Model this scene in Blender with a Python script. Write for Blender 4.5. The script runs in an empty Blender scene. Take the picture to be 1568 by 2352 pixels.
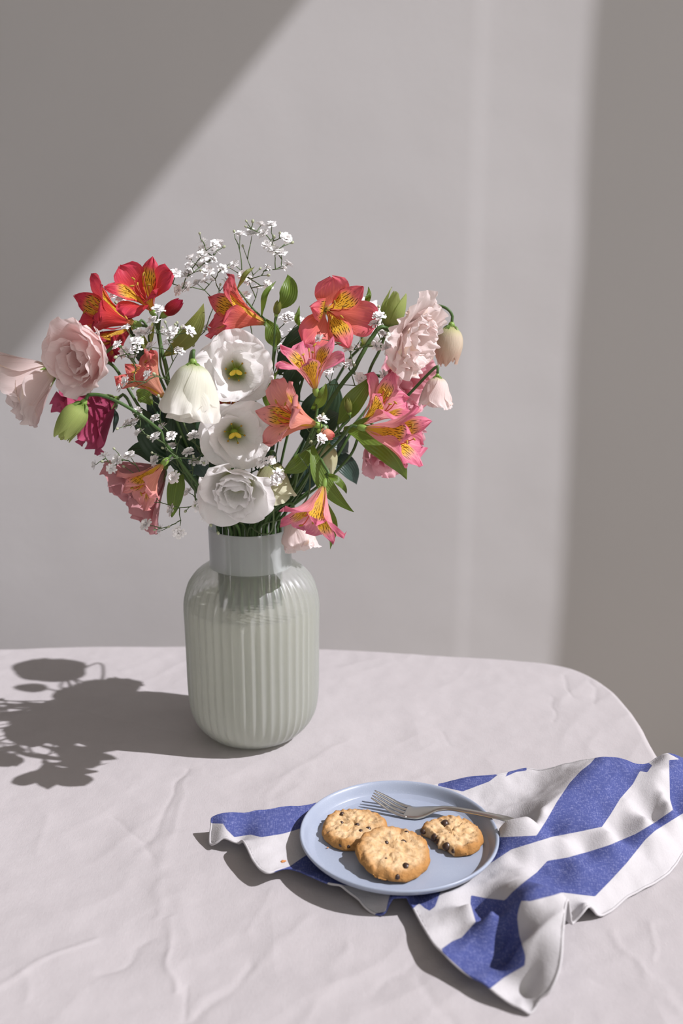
import bpy, math, random
import numpy as np
from mathutils import Vector
from mathutils.bvhtree import BVHTree
from mathutils.kdtree import KDTree

# ------------------------------------------------------------------ camera, world, sun
sc = bpy.context.scene
T = 0.75                                            # table height
FPX = 2352.0; PITCH = math.radians(14.7)            # focal length in px of the 1568x2352 frame
CAM = np.array([.1075, -1.160, .586 + T])
cam_d = bpy.data.cameras.new('camera'); cam = bpy.data.objects.new('camera', cam_d)
sc.collection.objects.link(cam); sc.camera = cam
cam.location = CAM; cam.rotation_euler = (math.pi/2 - PITCH, 0, 0)
cam_d.sensor_fit = 'VERTICAL'; cam_d.sensor_height = 36; cam_d.lens = 36.0; cam_d.clip_start = .02
cam_d.dof.use_dof = True; cam_d.dof.focus_distance = 1.08; cam_d.dof.aperture_fstop = 4.0

world = bpy.data.worlds.new('world'); sc.world = world; world.use_nodes = True
bg = world.node_tree.nodes['Background']
bg.inputs[0].default_value = (1.0, .955, .915, 1); bg.inputs[1].default_value = .93

SUN_EL = math.radians(46.2); SUN_AZ = math.radians(12.0)
SUN = np.array([-math.cos(SUN_EL)*math.cos(SUN_AZ), math.cos(SUN_EL)*math.sin(SUN_AZ), -math.sin(SUN_EL)])
sl = bpy.data.lights.new('sun', 'SUN'); sl.energy = 4.95; sl.angle = math.radians(.53); sl.color = (.985, .95, 1.0)
so = bpy.data.objects.new('sun', sl); sc.collection.objects.link(so)
so.rotation_euler = Vector(SUN).to_track_quat('-Z', 'Y').to_euler(); so.location = (3, -.6, 4)

sc.view_settings.view_transform = 'Standard'; sc.view_settings.look = 'None'
sc.view_settings.gamma = 1; sc.view_settings.use_curve_mapping = False; sc.view_settings.exposure = 0
sc.cycles.use_denoising = True
sc.cycles.max_bounces = 14; sc.cycles.transparent_max_bounces = 16

# ------------------------------------------------------------------ pixel -> place
RT = np.array([1., 0, 0]); UP = np.array([0, math.sin(PITCH), math.cos(PITCH)]); FW = np.array([0, math.cos(PITCH), -math.sin(PITCH)])
def ray(x, y): return FW + (x-784)/FPX*RT - (y-1176)/FPX*UP
def at_z(x, y, z=0.0):                               # z measured from the table top
    d = ray(x, y); return CAM + d*((z+T-CAM[2])/d[2])
def at_y(x, y, Y):
    d = ray(x, y); return CAM + d*((Y-CAM[1])/d[1])
def to_px(P):
    q = np.asarray(P) - CAM; z = q @ FW
    return np.stack([784 + FPX*(q @ RT)/z, 1176 - FPX*(q @ UP)/z], -1)

# ------------------------------------------------------------------ small helpers
COL = sc.collection
def tag(o, label=None, cat=None, group=None, kind=None):
    if label: o['label'] = label
    if cat: o['category'] = cat
    if group: o['group'] = group
    if kind: o['kind'] = kind
    return o
def empty(name, loc, label=None, cat=None, group=None):
    o = bpy.data.objects.new(name, None); COL.objects.link(o); o.location = loc; o.empty_display_size = .02
    return tag(o, label, cat, group)
def mesh_data(name, V, F, mat, uv=None, attrs=None, smooth=True):
    me = bpy.data.meshes.new(name)
    me.from_pydata(np.asarray(V, float).tolist(), [], [list(map(int, f)) for f in F])
    if uv is not None:
        li = np.empty(len(me.loops), np.int32); me.loops.foreach_get('vertex_index', li)
        me.uv_layers.new(name='uv').data.foreach_set('uv', np.asarray(uv, np.float32)[li].ravel())
    for k, a in (attrs or {}).items():
        at = me.attributes.new(k, 'FLOAT', 'POINT'); at.data.foreach_set('value', np.asarray(a, np.float32))
    if mat: me.materials.append(mat)
    if smooth: me.polygons.foreach_set('use_smooth', np.ones(len(me.polygons), bool))
    me.update(); return me
SOLID = []                                            # (thing, part name, points, faces) of the plants, to keep stems and florets clear of them
def top_of(o):
    while o.parent is not None: o = o.parent
    return o
def mk(name, V, F, mat, parent=None, uv=None, attrs=None, smooth=True):
    V = np.asarray(V, float)
    if parent is not None and name in ('petal', 'leaf', 'sepal', 'ovary', 'receptacle', 'stigma'): SOLID.append((top_of(parent).name, name, V, F))
    off = np.array(parent_world(parent)) if parent else V.mean(0)*[1, 1, 0] + [0, 0, V[:, 2].min()]
    o = bpy.data.objects.new(name, mesh_data(name, V-off, F, mat, uv, attrs, smooth))
    COL.objects.link(o)
    if parent: o.parent = parent
    else: o.location = off
    return o
def parent_world(o):
    p = np.zeros(3)
    while o is not None: p += np.array(o.location); o = o.parent
    return p
def grid_faces(nu, nv, wrap=False):
    i = np.arange(nu if wrap else nu-1); j = np.arange(nv-1)
    I, J = np.meshgrid(i, j, indexing='ij'); I2 = (I+1) % nu
    return np.stack([I*nv+J, I2*nv+J, I2*nv+J+1, I*nv+J+1], -1).reshape(-1, 4)
def box(c, h, R=None):
    V = np.array([[x, y, z] for x in (-1, 1) for y in (-1, 1) for z in (-1, 1)], float)*np.array(h)
    if R is not None: V = V @ np.array(R)
    return V + np.array(c), [[0, 1, 3, 2], [4, 6, 7, 5], [0, 4, 5, 1], [2, 3, 7, 6], [0, 2, 6, 4], [1, 5, 7, 3]]
def join(parts):
    Vs, Fs, n = [], [], 0
    for V, F in parts:
        Vs.append(np.asarray(V)); Fs += [[int(k)+n for k in f] for f in F]; n += len(V)
    return np.concatenate(Vs), Fs
def unit(v): v = np.asarray(v, float); return v/np.linalg.norm(v)
def frame(axis, hint=(0, 0, 1)):
    a = unit(axis); h = np.array(hint, float)
    if abs(a @ unit(h)) > .96: h = np.array([0, -1., 0])
    e1 = unit(h - a*(h @ a)); e2 = np.cross(a, e1); return a, e1, e2
def catmull(P, n):
    P = np.asarray(P, float); P = np.vstack([2*P[0]-P[1], P, 2*P[-1]-P[-2]]); out = []
    for i in range(1, len(P)-2):
        t = np.linspace(0, 1, n, endpoint=False)[:, None]; a, b, c, d = P[i-1:i+3]
        out.append(.5*(2*b + (c-a)*t + (2*a-5*b+4*c-d)*t**2 + (3*b-a-3*c+d)*t**3))
    return np.vstack(out + [P[-2][None]])
def tube(pts, rad, sides=8, cap=True):
    P = np.asarray(pts, float); n = len(P); rad = np.broadcast_to(np.asarray(rad, float), (n,))
    tg = np.gradient(P, axis=0); tg /= np.linalg.norm(tg, axis=1)[:, None] + 1e-12
    nrm = np.cross(tg[0], [0, 0, 1.]); 
    if np.linalg.norm(nrm) < 1e-3: nrm = np.cross(tg[0], [0, 1., 0])
    V = []; nrm = unit(nrm); ang = np.arange(sides)*2*math.pi/sides
    for i in range(n):
        nrm = unit(nrm - tg[i]*(nrm @ tg[i])); b = np.cross(tg[i], nrm)
        V.append(P[i] + rad[i]*(np.cos(ang)[:, None]*nrm + np.sin(ang)[:, None]*b))
    V = np.concatenate(V); F = []
    for i in range(n-1):
        for k in range(sides):
            F.append([i*sides+k, i*sides+(k+1) % sides, (i+1)*sides+(k+1) % sides, (i+1)*sides+k])
    if cap: F += [list(range(sides))[::-1], list(range((n-1)*sides, n*sides))]
    return V, F
def ellipsoid(c, axis, la, lb, nu=10, nv=7, tip=0.0):
    a, e1, e2 = frame(axis); V = []
    for j in range(nv):
        ph = math.pi*(j+.02)/(nv-1+.04); z = -math.cos(ph); r = math.sin(ph)*(1 - tip*max(0, z))
        for i in range(nu):
            an = 2*math.pi*i/nu; V.append(np.array(c) + a*z*la + (e1*math.cos(an)+e2*math.sin(an))*r*lb)
    F = []
    for j in range(nv-1):
        for i in range(nu): F.append([j*nu+i, j*nu+(i+1) % nu, (j+1)*nu+(i+1) % nu, (j+1)*nu+i])
    F += [list(range(nu))[::-1], list(range((nv-1)*nu, nv*nu))]
    return np.array(V), F
def _hash(i, j, k, seed):
    h = (i.astype(np.int64)*374761393 + j.astype(np.int64)*668265263 + k.astype(np.int64)*2147483647 + seed*1274126177) & 0xffffffff
    h = ((h ^ (h >> 13))*1274126177) & 0xffffffff
    return ((h ^ (h >> 16)) & 0xffff)/32767.5 - 1
def vnoise(P, scale, seed=0):
    P = np.asarray(P, float)*scale
    if P.shape[-1] == 2: P = np.concatenate([P, np.zeros(P.shape[:-1]+(1,))], -1)
    i = np.floor(P).astype(np.int64); f = P-i; f = f*f*f*(f*(f*6-15)+10); r = 0
    for a in (0, 1):
        for b in (0, 1):
            for c in (0, 1):
                w = (f[..., 0] if a else 1-f[..., 0])*(f[..., 1] if b else 1-f[..., 1])*(f[..., 2] if c else 1-f[..., 2])
                r = r + w*_hash(i[..., 0]+a, i[..., 1]+b, i[..., 2]+c, seed)
    return r
def inside(pt, poly):
    x, y = pt[..., 0], pt[..., 1]; poly = np.asarray(poly, float); r = np.zeros(x.shape, bool); q = np.roll(poly, 1, 0)
    for (x1, y1), (x2, y2) in zip(poly, q):
        c = (y1 > y) != (y2 > y)
        with np.errstate(divide='ignore', invalid='ignore'): r ^= c & (x < (x2-x1)*(y-y1)/(y2-y1+1e-15)+x1)
    return r
def seg_dist(pt, poly, closed=True):
    poly = np.asarray(poly, float); d = np.full(pt.shape[:-1], 1e9); best = np.zeros(pt.shape)
    A = poly if closed else poly[:-1]; B = np.roll(poly, -1, 0) if closed else poly[1:]
    for a, b in zip(A, B):
        ab = b-a; t = np.clip(((pt-a) @ ab)/(ab @ ab + 1e-15), 0, 1); q = a + t[..., None]*ab
        e = np.linalg.norm(pt-q, axis=-1); m = e < d; d = np.where(m, e, d); best = np.where(m[..., None], q, best)
    return d, best

# ------------------------------------------------------------------ materials
class M:
    def __init__(s, name):
        s.m = bpy.data.materials.new(name); s.m.use_nodes = True; s.t = s.m.node_tree; s.t.nodes.clear()
        s.out = s.n('ShaderNodeOutputMaterial')
    def n(s, kind, **kw):
        o = s.t.nodes.new(kind)
        for k, v in kw.items():
            if hasattr(o, k) and k not in o.inputs: setattr(o, k, v)
        return o
    def set(s, sock, v):
        if hasattr(v, 'is_output'): s.t.links.new(v, sock)
        elif isinstance(v, (tuple, list)) and len(v) == 3 and sock.type == 'RGBA': sock.default_value = (*v, 1)
        else: sock.default_value = v
    def math(s, op, a, b=0.0, clamp=False):
        o = s.n('ShaderNodeMath'); o.operation = op; o.use_clamp = clamp; s.set(o.inputs[0], a); s.set(o.inputs[1], b); return o.outputs[0]
    def smooth(s, v, lo, hi):
        o = s.n('ShaderNodeMapRange'); o.interpolation_type = 'SMOOTHSTEP'; s.set(o.inputs[0], v)
        o.inputs[1].default_value = lo; o.inputs[2].default_value = hi; return o.outputs[0]
    def mix(s, f, a, b):
        o = s.n('ShaderNodeMix'); o.data_type = 'RGBA'; s.set(o.inputs[0], f); s.set(o.inputs[6], a); s.set(o.inputs[7], b); return o.outputs[2]
    def noise(s, scale, detail=3, vec=None, rough=.5, out=0):
        o = s.n('ShaderNodeTexNoise'); o.inputs['Scale'].default_value = scale; o.inputs['Detail'].default_value = detail; o.inputs['Roughness'].default_value = rough
        if vec is not None: s.t.links.new(vec, o.inputs['Vector'])
        return o.outputs[out]
    def obj(s): return s.n('ShaderNodeTexCoord').outputs['Object']
    def uv(s):
        o = s.n('ShaderNodeSeparateXYZ'); s.t.links.new(s.n('ShaderNodeTexCoord').outputs['UV'], o.inputs[0]); return o.outputs[0], o.outputs[1]
    def scalevec(s, v, sx, sy, sz):
        o = s.n('ShaderNodeMapping'); s.t.links.new(v, o.inputs[0]); o.inputs['Scale'].default_value = (sx, sy, sz); return o.outputs[0]
    def attr(s, name): o = s.n('ShaderNodeAttribute'); o.attribute_name = name; return o.outputs['Fac']
    def bump(s, h, strength=.3, dist=.001):
        o = s.n('ShaderNodeBump'); o.inputs['Strength'].default_value = strength; o.inputs['Distance'].default_value = dist
        s.t.links.new(h, o.inputs['Height']); return o.outputs[0]
    def bsdf(s, color, rough=.6, spec=.3, normal=None, metal=0, sub=0):
        o = s.n('ShaderNodeBsdfPrincipled'); s.set(o.inputs['Base Color'], color); s.set(o.inputs['Roughness'], rough)
        o.inputs['Specular IOR Level'].default_value = spec; o.inputs['Metallic'].default_value = metal
        if normal is not None: s.t.links.new(normal, o.inputs['Normal'])
        return o.outputs[0]
    def transl(s, color, normal=None):
        o = s.n('ShaderNodeBsdfTranslucent'); s.set(o.inputs[0], color)
        if normal is not None: s.t.links.new(normal, o.inputs['Normal'])
        return o.outputs[0]
    def mixsh(s, f, a, b):
        o = s.n('ShaderNodeMixShader'); s.set(o.inputs[0], f); s.t.links.new(a, o.inputs[1]); s.t.links.new(b, o.inputs[2]); return o.outputs[0]
    def done(s, sh): s.t.links.new(sh, s.out.inputs[0]); return s.m

def srgb(r, g, b): return tuple(((c/255)/12.92 if c/255 <= .04045 else ((c/255+.055)/1.055)**2.4) for c in (r, g, b))

def mat_plain(name, c, rough=.6, spec=.3, var=.12, scale=60, bump=0):
    m = M(name); o = m.obj(); n = m.noise(scale, 4, o); d = tuple(x*(1-var) for x in c)
    return m.done(m.bsdf(m.mix(n, c, d), rough, spec, m.bump(n, bump, .001) if bump else None))
def mat_wall():
    m = M('grey plaster'); o = m.obj(); n1 = m.noise(2.2, 5, o); n2 = m.noise(140, 3, o); n3 = m.noise(11, 4, o)
    c = m.mix(n1, (0.446, 0.439, 0.442), (0.478, 0.467, 0.467))
    h = m.math('ADD', m.math('MULTIPLY', n2, .25), n3)
    return m.done(m.bsdf(c, .9, .1, m.bump(h, .16, .004)))
def mat_floor():
    m = M('pale wood floor'); o = m.obj(); n = m.noise(6, 5, m.scalevec(o, 1, 12, 1)); 
    return m.done(m.bsdf(m.mix(n, (.42, .37, .31), (.36, .31, .26)), .45, .4))
def mat_linen():
    m = M('oat linen'); o = m.obj()
    a = m.noise(900, 2, m.scalevec(o, 1, .22, 1)); b = m.noise(900, 2, m.scalevec(o, .22, 1, 1)); c = m.noise(35, 4, o)
    wv = m.math('ADD', a, b); col = m.mix(m.math('MULTIPLY', wv, .5), (0.474, 0.45, 0.454), (0.409, 0.385, 0.389))
    col = m.mix(m.smooth(c, .3, .8), col, (0.458, 0.433, 0.437))
    w1 = m.noise(9, 3, o, .6); w2 = m.noise(26, 4, o, .55)
    h = m.math('ADD', m.math('MULTIPLY', wv, .045), m.math('ADD', m.math('MULTIPLY', w1, .9), m.math('MULTIPLY', w2, .35)))
    return m.done(m.bsdf(col, .9, .1, m.bump(h, .55, .006)))
def mat_towel():
    m = M('striped cotton'); o = m.obj(); st = m.smooth(m.attr('stripe'), -.00035, .00035)
    a = m.noise(1000, 2, m.scalevec(o, 1, .16, 1)); b = m.noise(900, 2, m.scalevec(o, .2, 1, 1)); w = m.math('MULTIPLY', m.math('ADD', a, b), .5)
    big = m.noise(50, 3, o)
    blue = m.mix(m.smooth(w, .47, .66), srgb(80, 89, 142), srgb(122, 128, 173)); blue = m.mix(m.math('MULTIPLY', big, .35), blue, srgb(69, 78, 133))
    white = m.mix(w, (0.599, 0.587, 0.595), (0.518, 0.506, 0.514))
    col = m.mix(st, white, blue)
    nrm = m.bump(m.math('ADD', w, m.math('MULTIPLY', big, 2.0)), .35, .0012)
    return m.done(m.mixsh(.10, m.bsdf(col, .95, .05, nrm), m.transl(col, nrm)))
def mat_glaze():
    m = M('blue grey glaze'); o = m.obj(); n = m.noise(900, 2, o); k = m.noise(40, 4, o)
    c = m.mix(m.smooth(n, .56, .72), srgb(155, 165, 182), srgb(170, 178, 191)); c = m.mix(m.smooth(k, .35, .8), c, srgb(150, 160, 178))
    return m.done(m.bsdf(c, .32, .45, m.bump(k, .05, .002)))
def mat_cookie():
    m = M('baked dough'); o = m.obj(); n = m.noise(120, 6, o, .65); b = m.noise(420, 4, o, .6)
    c = m.mix(m.smooth(n, .35, .7), srgb(200, 164, 118), srgb(220, 192, 152)); c = m.mix(m.smooth(m.attr('rim'), .1, 1.0), c, srgb(173, 126, 73))
    return m.done(m.bsdf(c, .85, .15, m.bump(m.math('ADD', n, m.math('MULTIPLY', b, .5)), .7, .0022)))
def mat_petal(name, body, tip, throat, t0=.05, t1=.35, transl=.5, vein=.25, rough=.55, edge=None):
    m = M(name); u, v = m.uv(); o = m.obj()
    vn = m.n('ShaderNodeCombineXYZ'); m.set(vn.inputs[0], m.math('MULTIPLY', u, 9.0)); m.set(vn.inputs[1], m.math('MULTIPLY', v, 1.2))
    ns = m.noise(2.0, 3, vn.outputs[0]); c = m.mix(m.smooth(v, .45, 1.0), body, tip)
    c = m.mix(m.math('MULTIPLY', ns, vein), c, tuple(x*.72 for x in body))
    c = m.mix(m.smooth(v, t0, t1), throat, c)
    if edge: c = m.mix(m.smooth(m.math('MULTIPLY', m.math('ABSOLUTE', u), v), .72, 1.0), c, edge)
    nb = m.bump(m.math('ADD', ns, m.math('MULTIPLY', m.noise(60, 3, o), .8)), .45, .0012)
    return m.done(m.mixsh(transl, m.bsdf(c, rough, .2, nb), m.transl(c, nb)))
def mat_alstro(name, body, tip, yellow, patch):
    """alstroemeria tepal: coloured body, yellow patch with dark dashes on the inner pair"""
    m = M(name); u, v = m.uv()
    vn = m.n('ShaderNodeCombineXYZ'); m.set(vn.inputs[0], m.math('MULTIPLY', u, 5.0)); m.set(vn.inputs[1], m.math('MULTIPLY', v, 1.4))
    ns = m.noise(2.2, 3, vn.outputs[0]); c = m.mix(m.smooth(v, .55, .95), body, tip)
    c = m.mix(m.smooth(ns, .45, .8), c, tuple(min(1, x*1.25+.03) for x in body))
    if patch:
        w = m.math('ADD', m.math('ABSOLUTE', u), m.math('MULTIPLY', ns, .5)); 
        pv = m.math('MULTIPLY', m.smooth(v, .84, .66), m.smooth(w, 1.15, .85)); c = m.mix(pv, c, yellow)
        vo = m.n('ShaderNodeTexVoronoi'); vc = m.n('ShaderNodeCombineXYZ'); m.set(vc.inputs[0], m.math('MULTIPLY', u, 4.2)); m.set(vc.inputs[1], m.math('MULTIPLY', v, 8.5))
        m.t.links.new(vc.outputs[0], vo.inputs['Vector']); vo.inputs['Scale'].default_value = 1
        st = m.n('ShaderNodeSeparateXYZ'); sub = m.n('ShaderNodeVectorMath'); sub.operation = 'SUBTRACT'
        m.t.links.new(vc.outputs[0], sub.inputs[0]); m.t.links.new(vo.outputs['Position'], sub.inputs[1]); m.t.links.new(sub.outputs[0], st.inputs[0])
        e = m.math('ADD', m.math('POWER', m.math('DIVIDE', m.math('ABSOLUTE', st.outputs[0]), .13), 2.0), m.math('POWER', m.math('DIVIDE', m.math('ABSOLUTE', st.outputs[1]), .42), 2.0))
        dash = m.math('MULTIPLY', m.smooth(e, 1.15, .75), m.math('MULTIPLY', m.smooth(v, .28, .36), m.smooth(v, .90, .80)))
        c = m.mix(dash, c, (.045, .012, .010))
    c = m.mix(m.smooth(v, .0, .22), (.60, .42, .14), c)
    nb = m.bump(ns, .4, .0012)
    return m.done(m.mixsh(.42, m.bsdf(c, .45, .25, nb), m.transl(c, nb)))
def mat_leaf(name, c, c2, transl=.25):
    m = M(name); u, v = m.uv(); o = m.obj()
    w = m.math('SINE', m.math('MULTIPLY', u, 26.0)); n = m.noise(45, 3, o)
    col = m.mix(n, c, c2); col = m.mix(m.smooth(m.math('ABSOLUTE', u), .07, .0), col, tuple(x*1.35 for x in c))
    nb = m.bump(m.math('ADD', m.math('MULTIPLY', w, .25), n), .4, .001)
    return m.done(m.mixsh(transl, m.bsdf(col, .38, .45, nb), m.transl(tuple(min(1, x*1.6) for x in c), nb)))
def mat_frost(name, tint, clear, rough):
    m = M(name)
    d = m.n('ShaderNodeBsdfDiffuse'); m.set(d.inputs[0], tint); tr = m.transl(tint)
    rf = m.n('ShaderNodeBsdfRefraction'); m.set(rf.inputs[0], tint); rf.inputs['Roughness'].default_value = rough; rf.inputs['IOR'].default_value = 1.04
    tp = m.n('ShaderNodeBsdfTransparent'); m.set(tp.inputs[0], tint)
    g = m.n('ShaderNodeBsdfGlossy'); g.inputs['Roughness'].default_value = .38; m.set(g.inputs[0], (.95, .97, 1.0))
    s = m.mixsh(.55, d.outputs[0], tr); see = m.mixsh(.5, rf.outputs[0], tp.outputs[0]); s = m.mixsh(clear, s, see)
    fr = m.n('ShaderNodeFresnel'); fr.inputs[0].default_value = 1.5
    return m.done(m.mixsh(m.math('MULTIPLY', fr.outputs[0], .8), s, g.outputs[0]))

MAT = dict(
    wall=mat_wall(), floor=mat_floor(), linen=mat_linen(), towel=mat_towel(), glaze=mat_glaze(), cookie=mat_cookie(),
    frame=mat_plain('white painted frame', (.7, .69, .67), .5), tabletop=mat_plain('pale table wood', (.5, .36, .22), .5, .3, .3, 25),
    chip=mat_plain('dark chocolate', (.055, .028, .018), .35, .5, .3, 200), crumb=mat_plain('toasted crumb', srgb(205, 140, 85), .9),
    stem=mat_plain('green stem', (.085, .17, .045), .45, .4, .5, 50), stem_dark=mat_plain('dark green stem', (.045, .10, .045), .5, .35, .4, 50),
    stem_brown=mat_plain('bronze stem', (.20, .13, .04), .5, .35, .4, 40),
    gyp_stem=mat_plain('thin twig green', (.13, .19, .085), .6, .2, .4, 80),
    gyp=mat_plain('tiny white petals', (.95, .94, .93), .8, .1, .06, 300), gyp_bud=mat_plain('tiny green bud', (.50, .55, .36), .7, .2, .4, 300),
    leaf=mat_leaf('lit green leaf', (.14, .22, .028), (.085, .15, .02)), leaf_dark=mat_leaf('shaded deep green leaf', (.030, .070, .028), (.018, .045, .022), .12),  # greens also carry light: brighter for sunlit leaves, darker for shaded ones
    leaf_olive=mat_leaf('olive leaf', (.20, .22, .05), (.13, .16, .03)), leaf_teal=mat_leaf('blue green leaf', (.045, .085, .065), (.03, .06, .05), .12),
    sepal=mat_leaf('pale green sepal', (.20, .32, .07), (.14, .24, .05)),
    anther=mat_plain('ochre pollen', (.45, .27, .04), .8), filament=mat_plain('rosy filament', (.62, .13, .09), .5),
    yellow=mat_plain('yellow stigma', (.78, .58, .06), .6), throat=mat_plain('green throat', (.25, .36, .04), .5),
    water=None)
RED, CORAL, PINK, SALMON, PEACH, DARKRED = (.68, .06, .06), (.80, .19, .14), (.82, .34, .36), (.83, .35, .27), (.82, .40, .28), (.40, .03, .04)
YEL = (.80, .50, .05)
ALS = {}
for nm, b, t in (('red', RED, (.66, .06, .11)), ('coral', CORAL, (.76, .15, .20)), ('pink', PINK, (.76, .20, .32)), ('salmon', SALMON, (.80, .34, .34)), ('peach', PEACH, (.70, .14, .14)), ('crimson', DARKRED, (.40, .02, .06))):
    ALS[nm] = (mat_alstro(nm+' outer tepal', b, t, YEL, False), mat_alstro(nm+' freckled tepal', b, t, YEL, True))
W = (.95, .945, .92)
PET = dict(
    white=mat_petal('white petal', W, (.96, .95, .945), (.62, .66, .22), .08, .42, .48, .08),
    whitebell=mat_petal('greenish white petal', (.90, .90, .80), (.94, .93, .88), (.55, .62, .30), .02, .3, .48, .15),
    cream=mat_petal('cream green petal', (.72, .72, .47), (.80, .80, .60), (.45, .52, .2), .02, .4, .5, .15),
    pink=mat_petal('soft pink petal', (.96, .76, .74), (.96, .82, .80), (.90, .62, .60), .05, .5, .48, .25),
    blush=mat_petal('blush petal', (.92, .80, .77), (.93, .83, .81), (.78, .72, .48), .02, .3, .48, .15, edge=(.88, .72, .58)),
    magenta=mat_petal('magenta petal', (.52, .07, .17), (.62, .13, .24), (.36, .05, .10), .05, .3, .5, .5),
    rose=mat_petal('rose petal', (.84, .42, .48), (.87, .50, .56), (.70, .26, .33), .05, .4, .48, .35),
    dusty=mat_petal('dusty pink petal', (.72, .36, .38), (.70, .34, .36), (.66, .40, .30), .02, .3, .48, .35),
    greenbud=mat_petal('lime bud petal', (.52, .62, .20), (.60, .68, .26), (.20, .32, .06), .02, .3, .5, .8),
    ivory=mat_petal('ivory bud petal', (.84, .74, .60), (.84, .62, .50), (.66, .66, .34), .05, .4, .5, .4))

# ------------------------------------------------------------------ room
WA = math.radians(13.5)                              # wall set askew to the table, turned sunward to look brighter
WU = np.array([math.cos(WA), math.sin(WA), 0]); WN = np.array([math.sin(WA), -math.cos(WA), 0]); W0 = np.array([.1, .80, 0])
def wall_pt(u, d, z): return W0 + u*WU + d*WN + np.array([0, 0, z])
def wall_hit(x, y):
    d = ray(x, y); s = ((W0-CAM) @ WN)/(d @ WN); p = CAM + d*s; return (p-W0) @ WU, p[2]
su, sn, sz = SUN @ WU, SUN @ WN, SUN[2]
u_edge = wall_hit(1318, 780)[0]
RIGHT_U = u_edge + 1.45
JAMB = -sn*(RIGHT_U-u_edge)/(-su)
ua, za = wall_hit(330, 395); THK = .10
HEAD = za + sz/sn*0 + (-sz)*(RIGHT_U+THK-ua)/(-su)
nu, nv = 260, 300
uu = np.linspace(-2.4, RIGHT_U, nu); zz = np.linspace(0, HEAD+.9, nv)
UU, ZZ = np.meshgrid(uu, zz, indexing='ij'); q = np.stack([UU, ZZ], -1)
ridge_u, _ = wall_hit(1092, 600); slope_u = wall_hit(1110, 20)[0] - ridge_u
line = ridge_u + slope_u*np.clip((ZZ-1.55)/.55, -.4, 1.3) + .008*vnoise(q, 6, 5)
dd = .004*vnoise(q, 1.3, 1) + .0016*vnoise(q, 4.5, 2) + .0005*vnoise(q, 14, 3)
dd += .0035*np.exp(-((UU-ridge_u-.10)/.13)**2)*-1*(UU > line) + .0006*np.exp(-((UU-line)/.006)**2)*np.clip((ZZ-1.3)/.4,.15,1)
pts = W0 + UU[..., None]*WU + dd[..., None]*WN + ZZ[..., None]*np.array([0, 0, 1.])
tag(mk('wall_back', pts.reshape(-1, 3), grid_faces(nu, nv)[:, ::-1], MAT['wall']), 'grey plaster wall behind the table, partly in shade', None, None, 'structure')
D2, HT = 4.2, HEAD + .9
def wbox(d0, d1, z0, z1, u0=0, u1=THK):
    c = wall_pt(RIGHT_U+(u0+u1)/2, (d0+d1)/2, (z0+z1)/2); return box(c, ((u1-u0)/2, (d1-d0)/2, (z1-z0)/2), [WU, WN, [0, 0, 1.]])
V, F = join([wbox(-.1, JAMB, 0, HT), wbox(JAMB, D2, HEAD, HT), wbox(JAMB, D2, 0, .12), wbox(D2, 5.2, 0, HT)])
tag(mk('wall_right', V, F, MAT['wall'], smooth=False), 'grey plaster side wall with a tall window opening', None, None, 'structure')
V, F = join([wbox(JAMB-.05, JAMB, .07, HEAD+.05, THK, THK+.04), wbox(D2, D2+.05, .07, HEAD+.05, THK, THK+.04), wbox(JAMB, D2, HEAD, HEAD+.05, THK, THK+.04), wbox(JAMB, D2, .07, .12, THK, THK+.04)])
tag(mk('window_1', V, F, MAT['frame'], smooth=False), 'tall open window frame in the side wall', None, None, 'structure')
V = np.array([wall_pt(-2.4, -.05, 0), wall_pt(RIGHT_U, -.05, 0), wall_pt(RIGHT_U, 5.0, 0), wall_pt(-2.4, 5.0, 0)]); V[:, 2] = 0
V = np.vstack([V - [0, 0, .03], V])
tag(mk('floor', V, [[3, 2, 1, 0], [4, 5, 6, 7], [0, 1, 5, 4], [1, 2, 6, 5], [2, 3, 7, 6], [3, 0, 4, 7]], MAT['floor'], smooth=False), 'pale wooden floor under the table', None, None, 'structure')

V = np.array([wall_pt(-2.4, -.1, HT), wall_pt(RIGHT_U+THK, -.1, HT), wall_pt(RIGHT_U+THK, 5.2, HT), wall_pt(-2.4, 5.2, HT)]); V = np.vstack([V, V + [0, 0, .08]])  # unseen ceiling, added to cut sky light from above and darken the table shade
tag(mk('ceiling', V, [[3, 2, 1, 0], [4, 5, 6, 7], [0, 1, 5, 4], [1, 2, 6, 5], [2, 3, 7, 6], [3, 0, 4, 7]], MAT['frame'], smooth=False), 'plain off white ceiling added unseen above the room to dim light from above', None, None, 'structure')

V, F = box(wall_pt(-2.45, 2.55, HT/2), (.05, 2.65, HT/2), [WU, WN, [0, 0, 1.]])  # added out of view so that fill light enters mainly from the open front
tag(mk('wall_left', V, F, MAT['wall'], smooth=False), 'unseen grey plaster wall added on the left to narrow the fill light', None, None, 'structure')

# ------------------------------------------------------------------ table and cloth
edge = [at_z(x, y)[:2] for x, y in ((430, 1479), (735, 1484), (1000, 1500), (1160, 1510), (1270, 1521), (1340, 1540), (1400, 1575), (1440, 1615), (1475, 1662), (1510, 1725))]
edge = np.vstack([edge, [(.487, -.3), (.487, -.6), (.48, -.82), (.44, -.91), (.36, -.95), (.0, -.96), (-.6, -.96), (-.9, -.93), (-.98, -.86), (-1.0, -.7), (-1.0, -.2), (-.98, .1), (-.94, .19), (-.85, .235), (-.6, .26)], [at_z(0, 1487)[:2]], [at_z(180, 1481)[:2]]])
ring = catmull(np.vstack([edge, edge[:1]]), 12)[:-1]
c0 = np.array([.05, -.30]); ang = np.arctan2(ring[:, 1]-c0[1], ring[:, 0]-c0[0]); rad = np.linalg.norm(ring-c0, axis=1)
o = np.argsort(ang); ang, rad = ang[o], rad[o]
NA = 1150; A = np.linspace(-math.pi, math.pi, NA, endpoint=False); RO = np.interp(A, ang, rad, period=2*math.pi)
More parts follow.
